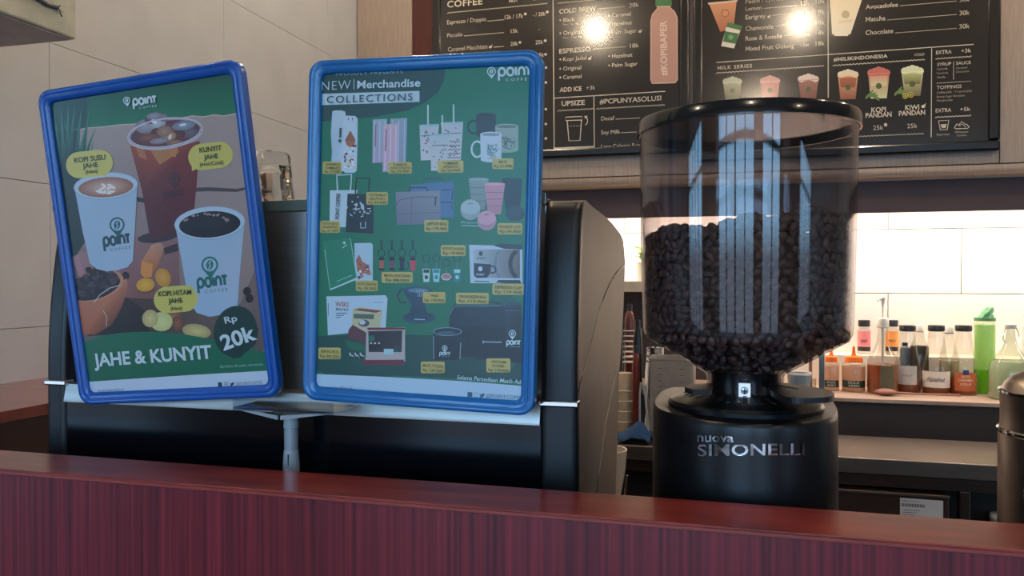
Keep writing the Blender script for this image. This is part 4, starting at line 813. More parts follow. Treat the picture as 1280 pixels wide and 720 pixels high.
obj('sleeve', MB().lathe([(.0084, z2 - .90), (.0086, z3 - .90), (.001, z3 - .9)], 28), pm('smoked_sleeve', (150, 160, 170), .2, coat=.5), st)
obj('collar', MB().lathe([(.0088, z3 - .90), (.0092, z3 - .898), (.0088, z3 - .896), (.0086, z4 - .90), (.0094, z4 - .898), (.001, z4 - .896)], 28), M_acrf, st)
obj('slot', MB().box((.0014, -.0106, z1 - .9 + .008), (.0022, -.0090, z2 - .9 - .004)), M_dk, st)
A_, B_ = Q(302, 490, .85), Q(421, 500, .84)
br = obj('bracket', MB().box((A_.x, .832, z4 + .0055), (B_.x, .8335, z4 + .019)).box((A_.x, .832, z4 + .007), (B_.x, .884, z4 + .0088)), M_acr, st, True)
for s_, X in ((-1, A_.x), (1, B_.x)):
    obj('gusset', MB().prism([(sx, z4 - .002), (sx, z4 + .0015), (X, z4 + .0105), (X, z4 + .0065)] if False else [(sx + s_ * .002, z4 - .004), (X, z4 + .0065), (X, z4 + .0085), (sx + s_ * .002, z4 + .001)], .8345, .838, 'y'), M_acrf, st, True)
obj('top_plate', MB().prism([(sx - .009, .84), (sx + .009, .84), (sx + .045, .884), (sx - .045, .884)], z4 + .0005, z4 + .0035, 'z'), M_acr, st, True)

# ================================================================== ESPRESSO MACHINE
def prism_bev(poly, d0, d1, bev=.004, seg=3):
    n = len(poly); bm = bmesh.new(); A = [bm.verts.new((d0, p[0], p[1])) for p in poly]; B = [bm.verts.new((d1, p[0], p[1])) for p in poly]
    bm.faces.new(A); bm.faces.new(B[::-1]); 
    for i in range(n): bm.faces.new((A[(i + 1) % n], A[i], B[i], B[(i + 1) % n]))
    eds = [e for e in bm.edges if abs(e.verts[0].co.x - e.verts[1].co.x) < 1e-6]
    bmesh.ops.bevel(bm, geom=eds, offset=bev, segments=seg, affect='EDGES', profile=.5)
    bm.verts.index_update(); m = MB().add([v.co[:] for v in bm.verts], [[v.index for v in f.verts] for f in bm.faces], True); bm.free(); return m
def smooth_poly(pts, n=5, closed=True):
    out = []; N = len(pts)
    for i in range(N if closed else N - 1):
        p = [Vector(pts[(i + k - 1) % N] if closed else pts[min(max(i + k - 1, 0), N - 1)]) for k in range(4)]
        for j in range(n):
            t = j / n; out.append(tuple(.5 * ((2 * p[1]) + (p[2] - p[0]) * t + (2 * p[0] - 5 * p[1] + 4 * p[2] - p[3]) * t * t + (3 * p[1] - p[0] - 3 * p[2] + p[3]) * t ** 3)))
    if not closed: out.append(tuple(pts[-1]))
    return out
M_blk = pm('black_satin_plastic', (22, 24, 28), .38, var=.04)
M_side = pm('machine_side_metallic', (116, 107, 102), .5, .25, var=.04, scale=20, bump=.02)
M_gloss = pm('black_gloss_panel', (7, 9, 15), .16, var=.02, spec=.4)
M_ss = pm('polished_steel', (178, 172, 164), .22, 1, var=.04, scale=14, stretch=(1, 20, 20))
M_ssr = pm('satin_steel', (186, 182, 178), .38, 1, var=.05, scale=14, stretch=(1, 20, 20))
M_chr = pm('chrome', (220, 222, 225), .08, 1, var=.01)
em = thing('espresso_machine', 'large black and steel espresso machine seen from its back behind the posters', 'coffee machine', (-.545, 1.1, .90))
top = smooth_poly([(.895, 1.19), (.8965, 1.26), (.903, 1.33), (.911, 1.385), (.922, 1.423), (.945, 1.4345), (1.0, 1.4315), (1.121, 1.4255), (1.226, 1.4148), (1.283, 1.404), (1.308, 1.388), (1.3107, 1.358), (1.292, 1.287), (1.264, 1.225), (1.235, 1.18)], 4, False)
prof = [(.895, .925)] + top + [(1.228, 1.11), (1.2126, 1.034), (1.20, .925)]
seam1 = [(.902, 1.209), (.911, 1.2179), (.9715, 1.2496), (1.0595, 1.3027), (1.1603, 1.3388), (1.24, 1.355), (1.306, 1.3615)]
seam2 = [(1.205, 1.20), (1.20, 1.1931), (1.1216, 1.1498), (1.0291, 1.0632), (.99, 1.0)]
for x0, x1, xs_ in ((-.918, -.886, -.9184), (-.214, -.172, -.1716)):
    sp_ = obj('side_panel', prism_bev([(max(p[0], .9) + (.003 if p[0] < .95 else 0), p[1]) for p in prof], x0, x1, .0045), M_side if x0 > -.5 else M_blk, em, True, auto=50)
    cv = [(.895, .926), (.895, 1.0), (.895, 1.1), (.895, 1.16)] + [q for q in top if q[0] < .935]; L = []
    xa, xb = x0 - .0008, x1 + .0008; r_ = .0085
    for (yy, zz_) in cv:
        L.append([(xa, yy + .014, zz_)] + [(xa + r_ * (1 - math.cos(R(q))), yy - .0015 + r_ * (1 - math.sin(R(q))), zz_) for q in range(0, 91, 15)] + [(xb - r_ * (1 - math.cos(R(q))), yy - .0015 + r_ * (1 - math.sin(R(q))), zz_) for q in range(90, -1, -15)] + [(xb, yy + .014, zz_)])
    obj('pillar', MB().loops(L), M_blk, em, True, auto=60)
    obj('chrome_band', MB().box((x0 - .0018, .8915, 1.1935), (x1 + .0018, .9085, 1.2015), .002), M_chr, em, True)
    for o_ in em.children:
        if o_.name.startswith(('side_panel', 'pillar')) and not o_.modifiers: q_ = o_.modifiers.new('flat_faces', 'WEIGHTED_NORMAL'); q_.keep_sharp = True; q_.weight = 100
    if x0 > -.5:
        obj('seam', MB().tube([(xs_, y, z) for y, z in smooth_poly(seam1, 5, False)], .0011, 6), M_chr, sp_, True)
        obj('seam', MB().tube([(xs_, y, z) for y, z in smooth_poly(seam2, 5, False)], .0009, 6), M_chr, sp_, True)
obj('lower_panel', MB().box((-.886, .897, .925), (-.214, .91, 1.1725), .001), M_gloss, em, True)
obj('trim_strip', MB().prism([(.8915, 1.172), (.8915, 1.174), (.8962, 1.196), (.899, 1.1975), (.93, 1.1975), (.93, 1.172)], -.8855, -.2145, 'x'), M_ssr, em, True)
obj('upper_panel', MB().box((-.8855, .926, 1.197), (-.2145, .930, 1.428), .001), M_ssr, em, True)
obj('body', MB().box((-.8855, .931, .925), (-.2145, 1.19, 1.20)).box((-.8855, .931, 1.2), (-.2145, 1.25, 1.40)), M_blk, em, True)
obj('cup_tray', MB().box((-.8855, .926, 1.4285), (-.2145, 1.26, 1.4375), .002), M_ss, em, True)
obj('cup_rail', MB().box((-.8855, .9225, 1.4285), (-.2145, .9255, 1.4425), .001), pm('rail_green_glass', (110, 122, 112), .15, coat=.5), em, True)
for x in (-.86, -.24):
    for y in (.93, 1.17): obj('foot', MB().lathe([(.001, 0), (.02, 0), (.018, .0255), (.001, .0255)], 16, (x, y, .90)), M_blk, em, True)
# drinking glass upside down on the machine
def faceted(prof, n, amp, c=(0, 0, 0), per=8):
    L = []
    for r, z, k in prof:
        L.append([(r * (1 - amp * k * (1 - abs(math.cos(per / 2 * (2 * PI * i / n))))) * math.cos(2 * PI * i / n), r * (1 - amp * k * (1 - abs(math.cos(per / 2 * (2 * PI * i / n))))) * math.sin(2 * PI * i / n), z) for i in range(n)])
    return L
gx = onY(331, 250, .985).x
gt = thing('drinking_glass', 'clear faceted glass upside down on top of the espresso machine', 'glass', (gx, .985, 1.4377))
obj('glass_body', MB().loops(faceted([(.0415, 0, .0), (.0425, .002, .2), (.0415, .014, .6), (.0385, .03, 1), (.0355, .058, 1), (.0345, .064, .6), (.034, .068, .3), (.033, .076, .9), (.031, .079, 1), (.0005, .0785, 0), ], 64, .09) , smooth=True), solid_glass('clear_glass'), gt, auto=30) if False else None
outer = [(.0385, .0, 0), (.0425, .0008, .2), (.0428, .004, .4), (.0412, .016, 1), (.0385, .040, 1), (.0362, .060, 1), (.0358, .064, .3), (.0355, .0665, .2), (.0352, .074, 1), (.0335, .0775, 1), (.0005, .078, 0)]
inner = [(.0005, .060, 0), (.030, .0595, 0), (.0325, .055, 0), (.0365, .020, 0), (.0385, .0, 0)]
obj('glass_body', MB().loops(faceted(outer, 80, .10) + faceted(inner, 80, 0)), solid_glass('clear_glass', (244, 246, 244)), gt, auto=28)

# ================================================================== COFFEE GRINDER
GX, GY = .0122, .96
M_gb = pm('grinder_black', (11, 12, 16), .33, spec=.5, var=.04)
gr = thing('coffee_grinder', 'black coffee grinder with a big clear hopper behind the red counter', 'grinder', (GX, GY, .90))
plan = smooth_poly([(.0134, .840), (.060, .8555), (.098, .896), (.1125, .950), (.1175, 1.04), (.114, 1.10), (.085, 1.115), (-.055, 1.112), (-.086, 1.095), (-.0945, 1.03), (-.0905, .945), (-.072, .893), (-.034, .8545)], 6)
ZT = 1.1935
def pl(k, z, ins=0): return [((x - GX) * k + GX - (x - GX) * ins / .11, (y - .975) * k + .975 - (y - .975) * ins / .12, z) for x, y in plan]
obj('body', MB().loops([pl(1.0, .92), pl(1.015, .93), pl(1.012, 1.0), pl(1.0, 1.12), pl(.995, 1.180), pl(.993, ZT - .006), pl(.988, ZT - .002), pl(.975, ZT)], cap0=True, cap1=True), M_gb, gr, True, auto=50)
obj('base_foot', MB().loops([pl(.98, .90), pl(.98, .92)], cap0=True, cap1=True), M_blk, gr, True)
M_rub = pm('ring_black_gloss', (16, 16, 18), .3, coat=.2)
cr_ = obj('collar_ring', MB().lathe([(.086, ZT), (.0865, ZT + .004), (.084, ZT + .008), (.070, ZT + .0125), (.052, ZT + .0165), (.044, ZT + .0175), (.04, ZT + .0175), (.04, ZT)], 64, (GX, GY, 0)), M_rub, gr, True)
obj('throat', MB().lathe([(.001, 1.234), (.038, 1.234), (.037, 1.20), (.001, 1.20)], 40, (GX, GY, 0)), M_rub, gr, True)
for k in range(28):
    t = 2 * PI * k / 28; rr = .060; c, s = math.cos(t), math.sin(t); cx, cy = GX + rr * c, GY + rr * s
    e1 = Vector((c, s, -.24)) * .0075; e2 = Vector((-s + .6 * c, c + .6 * s, -.1)) * .0022; z = ZT + .0150
    q = [Vector((cx, cy, z)) + v for v in (e1 + e2, e1 - e2, -e1 - e2, -e1 + e2)]
    obj('vent_slot', MB().add([v + Vector((0, 0, .0004)) for v in q] + [v - Vector((0, 0, .003)) for v in q], [(0, 1, 2, 3), (7, 6, 5, 4), (0, 4, 5, 1), (1, 5, 6, 2), (2, 6, 7, 3), (3, 7, 4, 0)]), M_dk, cr_, True)
M_hop = glass('hopper_clear', (234, 232, 234), .035, 1.5, 1.2)
hz = 1.2747
ho = [(.1207, 1.512), (.1195, 1.43), (.1175, 1.34), (.1160, hz + .012), (.1150, hz + .004), (.1115, hz - .003), (.0450, 1.2325), (.0425, 1.229), (.0420, 1.2115)]
hp = obj('hopper', MB().lathe(ho, 96, (GX, GY, 0)).lathe([(r - .0025, z + (.001 if z > hz else .0015)) for r, z in ho], 96, (GX, GY, 0)), M_hop, gr, True, auto=60)
M_lid = pm('lid_black_gloss', (14, 16, 20), .14, coat=.5)
lidr = [(.001, 1.522), (.117, 1.5225), (.1225, 1.5215), (.1237, 1.519), (.1237, 1.5065), (.1215, 1.5065), (.1213, 1.5125), (.1175, 1.5125), (.001, 1.5125)]
obj('lid', MB().lathe(lidr, 96, (GX, GY, 0)), M_lid, gr, True, auto=40)
nb = Vector((GX, GY, 0)) + (Vector((0, 0, 0)) - Vector((GX, GY, 0))).normalized() * .043
cl = obj('clip', MB().box((nb.x - .0072, nb.y - .003, 1.203), (nb.x + .0072, nb.y + .001, 1.2265), .001), M_chr, gr, True)
obj('screw', MB().lathe([(.001, .0022), (.0035, .0018), (.0042, .0), (.0042, -.001)], 16, (nb.x, nb.y - .003, 1.2175), ax='y'), M_ss, cl, True)
obj('screw_slot', MB().box((nb.x - .003, nb.y - .0056, 1.2169), (nb.x + .003, nb.y - .0048, 1.2181)).box((nb.x - .0006, nb.y - .0056, 1.2145), (nb.x + .0006, nb.y - .0048, 1.2205)), M_dk, cl, True)
M_gate = pm('slide_gate_black', (28, 28, 30), .4)
zg = 1.2245
pg = smooth_poly([onZ(x, y, zg).xy[:] for x, y in [(962, 478), (990, 479.5), (1012, 483), (1034, 487), (1043, 492), (1036, 496), (1010, 497.5), (990, 497), (976, 493), (965, 489)]], 4)
sg = obj('slide_gate', MB().prism(pg, zg - .0055, zg), M_gate, gr, True)
q = [onZ(x, y, zg).xy[:] for x, y in [(966, 481), (968, 480.4), (1000, 486), (998, 486.8)]]
obj('gate_slot', MB().prism(q, zg - .0002, zg + .0004), M_dk, sg, True)
obj('gate_tip', MB().prism([onZ(x, y, zg).xy[:] for x, y in [(856, 483), (862, 479.5), (890, 478), (890, 486), (866, 486.5)]], zg - .006, zg - .0005), M_gate, gr, True)
# lettering on the curved front
fr = sorted([(x, y) for x, y, z in pl(.9995, 0) if y < .96]); fx = [p[0] for p in fr]; fy = [p[1] for p in fr]
def on_body(px, py, off=.0012):
    Y = .85
    for _ in range(12): p = onY(px, py, Y); Y = float(np.interp(p.x, fx, fy)) - off
    return onY(px, py, Y)
def body_text(s, x0, y0, x1, y1, h, bold, spacing=1.0):
    v, f = text_mesh(s, bold, spacing); m = MB(); m.add([on_body(x0 + (x1 - x0) * a, y0 + (y1 - y0) * a - h * b) for a, b in v] + [on_body(x0 + (x1 - x0) * a, y0 + (y1 - y0) * a - h * b, -.002) for a, b in v], [g for g in f]); return m
M_let = pm('chrome_lettering', (205, 205, 210), .18, 1, var=.3, scale=60)
o = obj('lettering', body_text('nuova', 871.5, 551.5, 917, 552.5, 11.0, .02), M_let, gr, True); o['label'] = 'small chrome word'
o = obj('lettering', body_text('SIMONELLI', 872, 569.8, 1006, 568.5, 14.2, .018, 1.04), M_let, gr, True); o['label'] = 'large chrome word'
def body_stroke(pts, wd):
    m = MB()
    for a, b in zip(pts[:-1], pts[1:]):
        d = Vector(b) - Vector(a); n = Vector((-d.y, d.x)).normalized() * wd / 2; q = [Vector(a) + n, Vector(b) + n, Vector(b) - n, Vector(a) - n]; m.add([on_body(*p) for p in q], [(0, 1, 2, 3)])
    return m
o = obj('emblem', body_stroke([(850.5, 560), (850.5, 543), (865, 541.5), (865, 560)], .5), pm('dark_chrome', (90, 92, 98), .25, 1), gr, True)
obj('emblem', body_stroke([(853, 558), (853, 545), (861.5, 556), (861.5, 543.5)], .8), pm('dark_chrome', (90, 92, 98), .25, 1), gr, True)
# roasted beans: a heap filling the hopper
def bean_mesh():
    v = []; f = []; nu, nv = 10, 6
    for j in range(nv + 1):
        a = PI * j / nv
        for i in range(nu):
            t = 2 * PI * i / nu; x = math.cos(a); y = math.sin(a) * math.cos(t); z = math.sin(a) * math.sin(t)
            if z > 0: z *= .55
            if z > .1 and abs(y) < .25: z -= .30
            v.append((x, y * .72, z * .62))
    for j in range(nv):
        for i in range(nu): f.append((j * nu + i, j * nu + (i + 1) % nu, (j + 1) * nu + (i + 1) % nu, (j + 1) * nu + i))
    return np.array(v), np.array(f)
bv, bf = bean_mesh(); pos = []; 
def ztop(x, y): return 1.4035 + (x - GX) * .085 + .004 * math.sin(x * 90 + 1) + .003 * math.sin(x * 37 + y * 50)
z = hz + .002
row = 0
while z < 1.43:
    r = .1160 + (.1207 - .1160) * (z - hz) / .237 - .0078; n = int(2 * PI * r / .0112)
    for k in range(n):
        t = 2 * PI * (k + .5 * (row % 2)) / n + rng.normal(0, .012); x, y = GX + r * math.cos(t), GY + r * math.sin(t); zz = z + rng.normal(0, .0012)
        if zz < ztop(x, y): pos.append((x, y, zz, t, 0))
    z += .0078; row += 1
for _ in range(900):
    t = rng.uniform(0, 2 * PI); r = .108 * math.sqrt(rng.uniform()); x, y = GX + r * math.cos(t), GY + r * math.sin(t); pos.append((x, y, ztop(x, y) - rng.uniform(0, .006) - (.003 if r < .09 else 0), t, 1))
z = hz - .003
while z > 1.236:
    r = .0450 + (.1115 - .045) * (z - 1.2325) / (hz - .003 - 1.2325) - .008; n = max(3, int(2 * PI * r / .012))
    for k in range(n): t = 2 * PI * k / n + rng.normal(0, .03); pos.append((GX + r * math.cos(t), GY + r * math.sin(t), z + rng.normal(0, .001) + .003, t, 2))
    z -= .0065
V = []; Fc = []
for i, (x, y, z, t, m) in enumerate(pos):
    L = rng.uniform(.0058, .0070); th = rng.uniform(0, 2 * PI) if m == 1 else rng.normal(0, .9)
    # outward-facing frame: crease side (z) points outwards half of the time
    n_ = np.array([math.cos(t), math.sin(t), 0.]) if m != 1 else np.array([0, 0, 1.]); n_ = n_ * (1 if rng.uniform() < .45 else -1) + rng.normal(0, .28, 3); n_ /= np.linalg.norm(n_)
    a_ = np.array([-math.sin(t), math.cos(t), 0.]) * math.cos(th) + np.array([0, 0, 1.]) * math.sin(th) if m != 1 else np.array([math.cos(th), math.sin(th), 0.])
    a_ = a_ - n_ * (a_ @ n_); a_ /= np.linalg.norm(a_); b_ = np.cross(n_, a_)
    V.append(np.outer(bv[:, 0], a_ * L) + np.outer(bv[:, 1], b_ * L) + np.outer(bv[:, 2], n_ * L) + np.array([x, y, z])); Fc.append(bf + i * len(bv))
V = np.concatenate(V) - np.array([GX, GY, 1.2325]); Fc = np.concatenate(Fc)
me = bpy.data.meshes.new('coffee_beans'); me.from_pydata(V.tolist(), [], Fc.tolist()); me.polygons.foreach_set('use_smooth', [True] * len(Fc)); me.update()
M_bean = pm('roasted_bean', (108, 80, 72), .4, c2=(66, 45, 41), scale=70, spec=.6)
cb = bpy.data.objects.new('coffee_beans', me); COL.objects.link(cb); cb.location = (GX, GY, 1.2325); me.materials.append(M_bean)
tag(cb, 'dark roasted coffee beans filling the clear grinder hopper', 'coffee beans', kind='stuff')
core = MB().lathe([(.001, 1.236), (.036, 1.237), (.098, hz), (.103, 1.385), (.001, 1.388)], 40, (0, 0, 0)); 
core.v = [(x, y, z - 1.2325) for x, y, z in core.v]
o = obj('beans_inner', core, M_bean, cb); o['kind'] = 'stuff'

# ================================================================== THERMAL SERVER on the right
M_th = pm('server_steel', (176, 160, 148), .32, 1, var=.1, scale=9)
az = onY(1250, 560, 1.05); tx, ty, tr = .372, 1.05, .072
zc = lambda y: onY(1262, y, .99).z
ts = thing('thermal_server', 'shiny steel thermal drink server cut by the right edge of the picture', 'thermos', (tx, ty, .90))
obj('body', MB().lathe([(.001, 0), (tr, 0), (tr + .001, .01), (tr, .02), (tr, zc(552) - .9), (tr - .002, zc(540) - .9), (tr - .002, zc(520) - .9), (tr - .001, zc(500) - .9)], 64), M_th, ts)
obj('rim', MB().lathe([(tr - .002, zc(500) - .9), (tr + .0005, zc(499) - .9), (tr + .0005, zc(496) - .9), (tr - .003, zc(495) - .9)], 64), M_chr, ts)
obj('shoulder', MB().lathe([(tr - .003, zc(495) - .9), (tr - .006, zc(488) - .9), (tr - .014, zc(478) - .9), (tr - .026, zc(471) - .9), (tr - .04, zc(467) - .9), (.001, zc(466) - .9)], 64), M_th, ts)
obj('band', MB().lathe([(tr + .0002, zc(553) - .9), (tr + .0016, zc(551) - .9), (tr + .0016, zc(548) - .9), (tr - .001, zc(546) - .9)], 64), M_chr, ts)
ha = Vector((-.12, -1, 0)).normalized()
hp0 = Vector((tx, ty, 0)) + Vector((.12, -.99, 0)).normalized() * tr
pts = [hp0 + Vector((-.002, .004, zc(530))), hp0 + Vector((-.006, -.018, zc(528))), hp0 + Vector((-.004, -.028, zc(545))), hp0 + Vector((.0, -.026, zc(585))), hp0 + Vector((.004, -.012, zc(620))), hp0 + Vector((.004, .004, zc(625)))]
obj('handle', MB().tube([tuple(p) for p in smooth_poly([p[:] for p in pts], 5, False)], .0085, 10), M_blk, ts, True)
obj('clasp', MB().tube([(tx - .055, ty - .047, zc(590)), (tx - .060, ty - .050, zc(596)), (tx - .060, ty - .050, zc(625))], .0035, 8), M_chr, ts, True)

# ================================================================== WALL BOX upper left, with a loose cable
wbx = thing('wall_box', 'grey beige metal box hung high on the left wall with a loose cable', 'box', (-1.342, .92, 1.793))
obj('case', MB().box((XW + .001, .60, 1.793), (-1.2, 1.244, 2.25), .004), pm('box_grey_beige', (176, 178, 164), .5), wbx, True)
obj('underside_plate', MB().box((XW + .01, .61, 1.7905), (-1.206, 1.236, 1.793), .0005), pm('box_underside', (170, 166, 168), .55), wbx, True)
c1, c2, c3 = onX(30, -14, -1.197), onX(58, 5, -1.197), onX(71.5, 9, -1.197)
cbl = obj('cable', MB().tube([c1, (c1 + c2) / 2, c2, c3], .0045, 8), pm('cable_grey', (70, 80, 92), .5), wbx, True)
for k, (x, y) in enumerate(((75.5, 7), (78.5, 15.5), (77.5, 21), (74, 17))): obj('wire', MB().tube([c3, onX(x, y, -1.194)], .0011, 6), pm('wire_bare', (150, 150, 146), .4, .5) if k % 2 else M_dk, cbl, True)

# ================================================================== BOTTLES AND THINGS ON THE RAISED SHELF
M_gl = glass('bottle_glass', (240, 240, 236), .03, 1.45, 1.3)
M_cap_b = pm('bottle_cap_black', (30, 26, 26), .35); M_cap_w = pm('bottle_cap_white', (226, 218, 206), .4); M_cap_o = pm('orange_nozzle', (244, 112, 22), .35)
ZS = .9355
def label_patch(P3, r, z0, z1, half, mat=None, n=12, off=.0007, phi=None):
    """a curved paper label on a round body facing the room"""
    ph = math.atan2(-P3[1], -P3[0]) if phi is None else phi; m = MB(); L = []
    for z in (z0, z1): L.append([((r + off) * math.cos(ph - half + 2 * half * i / n), (r + off) * math.sin(ph - half + 2 * half * i / n), z) for i in range(n + 1)])
    return m.loops(L, close=False)
def label_text(s, P3, r, z, w, h, phi_off=0, bold=.01, shear=0, off=.0014):
    ph = math.atan2(-P3[1], -P3[0]) + phi_off; v, f = text_mesh(s, bold, 1, shear); m = MB()
    return m.add([((r + off) * math.cos(ph + (a - .5) * w / r), (r + off) * math.sin(ph + (a - .5) * w / r), z + h * b) for a, b in v], f)
def mkbottle(name, label, cx, Y, prof, cap=None, capmat=None, liquid=None, lmat=None, grp='syrup bottles on the raised shelf', gm=None, z0=ZS, cat='bottle', n=32):
    """prof: (pixel row, half width in pixels) from the top down; the base goes to the shelf"""
    s = scl(cx, Y); x = onY(cx, 480, Y).x; P3 = (x, Y, z0); t = thing(name, label, cat, P3, grp)
    pr_ = [(hw * s, max(0, onY(cx, py, Y).z - z0)) for py, hw in prof]; rb_ = pr_[-1][0]
    pts = pr_[:-1] + [(rb_, .004), (rb_ * .93, 0), (.0005, 0)]
    obj('glass_body', MB().lathe(pts, n), gm or M_gl, t, auto=60)
    if cap:
        cs = [(hw * s, onY(cx, py, Y).z - z0) for py, hw in cap]; obj('cap', MB().lathe([(.0005, cs[0][1])] + cs + [(.0005, cs[-1][1])], n), capmat or M_cap_b, t)
    if liquid:
        zl = onY(cx, liquid, Y).z - z0; inn = [(max(.001, r - .0018), z) for r, z in pts[:-1] if z < zl]; rr = np.interp(zl, [p[1] for p in reversed(pts)], [p[0] for p in reversed(pts)]) - .0018
        obj('syrup', MB().lathe([(.0005, zl), (rr, zl)] + [(r, max(z, .002)) for r, z in inn] + [(.0005, .002)], n), lmat, t, auto=60)
    return t, P3, s
def liq(name, c, rough=.1):
    m = pm(name, c, rough, var=.02, coat=.3); t = m.node_tree
    if t.nodes.get('back'): return m
    tl = t.nodes.new('ShaderNodeBsdfTranslucent'); tl.name = 'back'; tl.inputs[0].default_value = (*lin(c), 1); mx = t.nodes.new('ShaderNodeMixShader'); mx.inputs[0].default_value = .55
    o = t.nodes['Material Output']; t.links.new(t.nodes['Principled BSDF'].outputs[0], mx.inputs[1]); t.links.new(tl.outputs[0], mx.inputs[2]); t.links.new(mx.outputs[0], o.inputs[0]); return m
AMB = liq('amber_syrup', (186, 112, 70)); PEACH = liq('peach_sauce', (250, 220, 196)); DKL = liq('dark_syrup', (98, 90, 88)); CLR = liq('pale_syrup', (226, 216, 200)); BRN = liq('brown_syrup', (160, 96, 66))
paper = lambda nm, c: pm(nm, c, .6, var=.02)
def zrow(cx, Y, py): return onY(cx, py, Y).z - ZS
# sauce squeeze bottles with orange nozzles
for cx, lab, wl, lw in ((1039, 'small peach squeeze bottle with orange nozzle nearest the grinder', 'SAUCE', 14), (1067, 'squeeze bottle with orange nozzle and dark gula aren label', 'GULA', 18)):
    hw = 9.5 if cx < 1050 else 14
    t, P3, s = mkbottle('squeeze_bottle', lab, cx, 3.12, [(452, hw * .55), (453.5, hw * .9), (456, hw), (484, hw)], [(438 if cx < 1050 else 433, 1.3), (442, 2.2), (444.5, 3.6), (446, hw * .72), (452, hw * .8), (452.5, hw * .6)], M_cap_o, 457, PEACH, 'orange topped squeeze bottles')
    r = hw * s; z0, z1 = zrow(cx, 3.12, 483), zrow(cx, 3.12, 474.5)
    lb = obj('label', label_patch(P3, r, max(z0, .002), z1, 1.15), paper('label_dark_green', (36, 52, 44)), t)
    obj('lettering', label_text(wl, P3, r, z0 + (z1 - z0) * .58, lw * s * .72, 2.6 * s), paper('ink_pale', (190, 196, 180)), lb); obj('lettering', label_text('AREN', P3, r, z0 + (z1 - z0) * .14, lw * s * .72, 2.6 * s), paper('ink_pale', (190, 196, 180)), lb)
# two small bottles up on the ledge
for cx, lc, lab, wd in ((1080, (226, 130, 132), 'small black capped bottle with a pink label up on the wall ledge', 'HONEY'), (1115, (232, 150, 78), 'small black capped bottle with an orange label up on the wall ledge', 'PEACH')):
    YY = 3.335; s = scl(cx, YY); x = onY(cx, 440, YY).x; P3 = (x, YY, 1.0525); t = thing('small_bottle', lab, 'bottle', P3, 'small bottles on the wall ledge'); zz = lambda py: onY(cx, py, YY).z - 1.0525
    obj('glass_body', MB().lathe([(5.4 * s, zz(408)), (5.4 * s, zz(410)), (7.2 * s, zz(412)), (7.5 * s, zz(415)), (7.5 * s, .003), (7 * s, 0), (.0005, 0)], 28), M_gl, t)
    obj('cap', MB().lathe([(.0005, zz(400)), (6.6 * s, zz(400)), (7 * s, zz(401)), (7 * s, zz(408)), (.0005, zz(408))], 28), M_cap_b, t)
    lb = obj('label', label_patch(P3, 7.5 * s, zz(438.5), zz(413.5), 1.45), paper('label_' + wd.lower(), lc), t); obj('lettering', label_text(wd, P3, 7.5 * s, zz(427), 8 * s, 3 * s), paper('ink_dark', (40, 34, 34)), lb)
    obj('label_corner', label_patch(P3, 7.5 * s, zz(438.5), zz(433), 1.2, None, off=.0012), paper('ink_dark', (40, 34, 34)), lb)
# pump bottle
t, P3, s = mkbottle('pump_bottle', 'pear shaped amber syrup bottle with a tall white pump', 1103, 3.09, [(409, 5.5), (416, 5.8), (428, 7), (437, 10.5), (445, 15.5), (452, 17.6), (458, 18), (486, 18)], [(397, 5.2), (398, 6.2), (400, 7.2), (409, 7.4), (410, 5.6)], M_cap_w, 455.5, AMB)
zz = lambda py, cx=1103: zrow(cx, 3.09, py)
obj('pump_stem', MB().lathe([(.0028, zz(397)), (.0028, zz(376))], 14), M_cap_w, t)
obj('pump_head', MB().lathe([(.0005, zz(371.5)), (.008, zz(372)), (.0085, zz(374.5)), (.006, zz(378)), (.003, zz(383)), (.0005, zz(383))], 20).tube([(0, 0, zz(374)), (-.012, -.008, zz(374)), (-.018, -.012, zz(376))], .0035, 8), M_cap_w, t)
obj('dip_tube', MB().lathe([(.0042, zz(409)), (.0042, .006)], 12), paper('dip_tube', (206, 200, 190)), t)
lb = obj('label', label_patch(P3, 18 * s, zz(484), zz(456), .5, None, phi=math.atan2(-P3[1], -P3[0]) + .35), paper('label_olive', (92, 84, 60)), t)
# three big clear necked bottles with black caps
big = lambda hw: [(414, 8.6), (417, 8.8), (430, 10), (442, 11.5), (450, 14), (455, hw - 1), (460, hw), (488, hw)]
def bigbottle(cx, lab, hw, liqrow, lm, Y=3.14):
    return mkbottle('syrup_bottle', lab, cx, Y, big(hw), [(406.5, 9), (407.5, 9.6), (413, 9.6), (414, 8.5)], M_cap_b, liqrow, lm)
t, P3, s = bigbottle(1134, 'black capped syrup bottle with plain grey white label beside the pump bottle', 15.5, 471, BRN)
lb = obj('label', label_patch(P3, 15.5 * s, zrow(1134, 3.14, 479), zrow(1134, 3.14, 456), .75), paper('label_greywhite', (196, 188, 180)), t)
for k in range(3): obj('lettering', label_text(('MINT', 'SYRUP', 'No 2')[k], P3, 15.5 * s, zrow(1134, 3.14, 464 + 5 * k), 10 * s, 2.4 * s), paper('ink_grey', (120, 112, 108)), lb) if k == 1 else None
t, P3, s = bigbottle(1170, 'black capped syrup bottle with handwritten hazelnut label', 16, 466, AMB)
lb = obj('label', label_patch(P3, 16 * s, zrow(1170, 3.14, 483), zrow(1170, 3.14, 463), 1.25), paper('label_white', (226, 216, 204)), t)
obj('lettering', label_text('Hazelnut', P3, 16 * s, zrow(1170, 3.14, 475.5), 21 * s, 6 * s, bold=.005, shear=.5), paper('ink_dark', (40, 34, 34)), lb)
t, P3, s = bigbottle(1204, 'black capped syrup bottle with orange brown caramel label', 16, 472, AMB)
lb = obj('label', label_patch(P3, 16 * s, zrow(1204, 3.14, 487), zrow(1204, 3.14, 464), .78, None, phi=math.atan2(-P3[1], -P3[0]) + .18), paper('label_caramel', (190, 100, 60)), t)
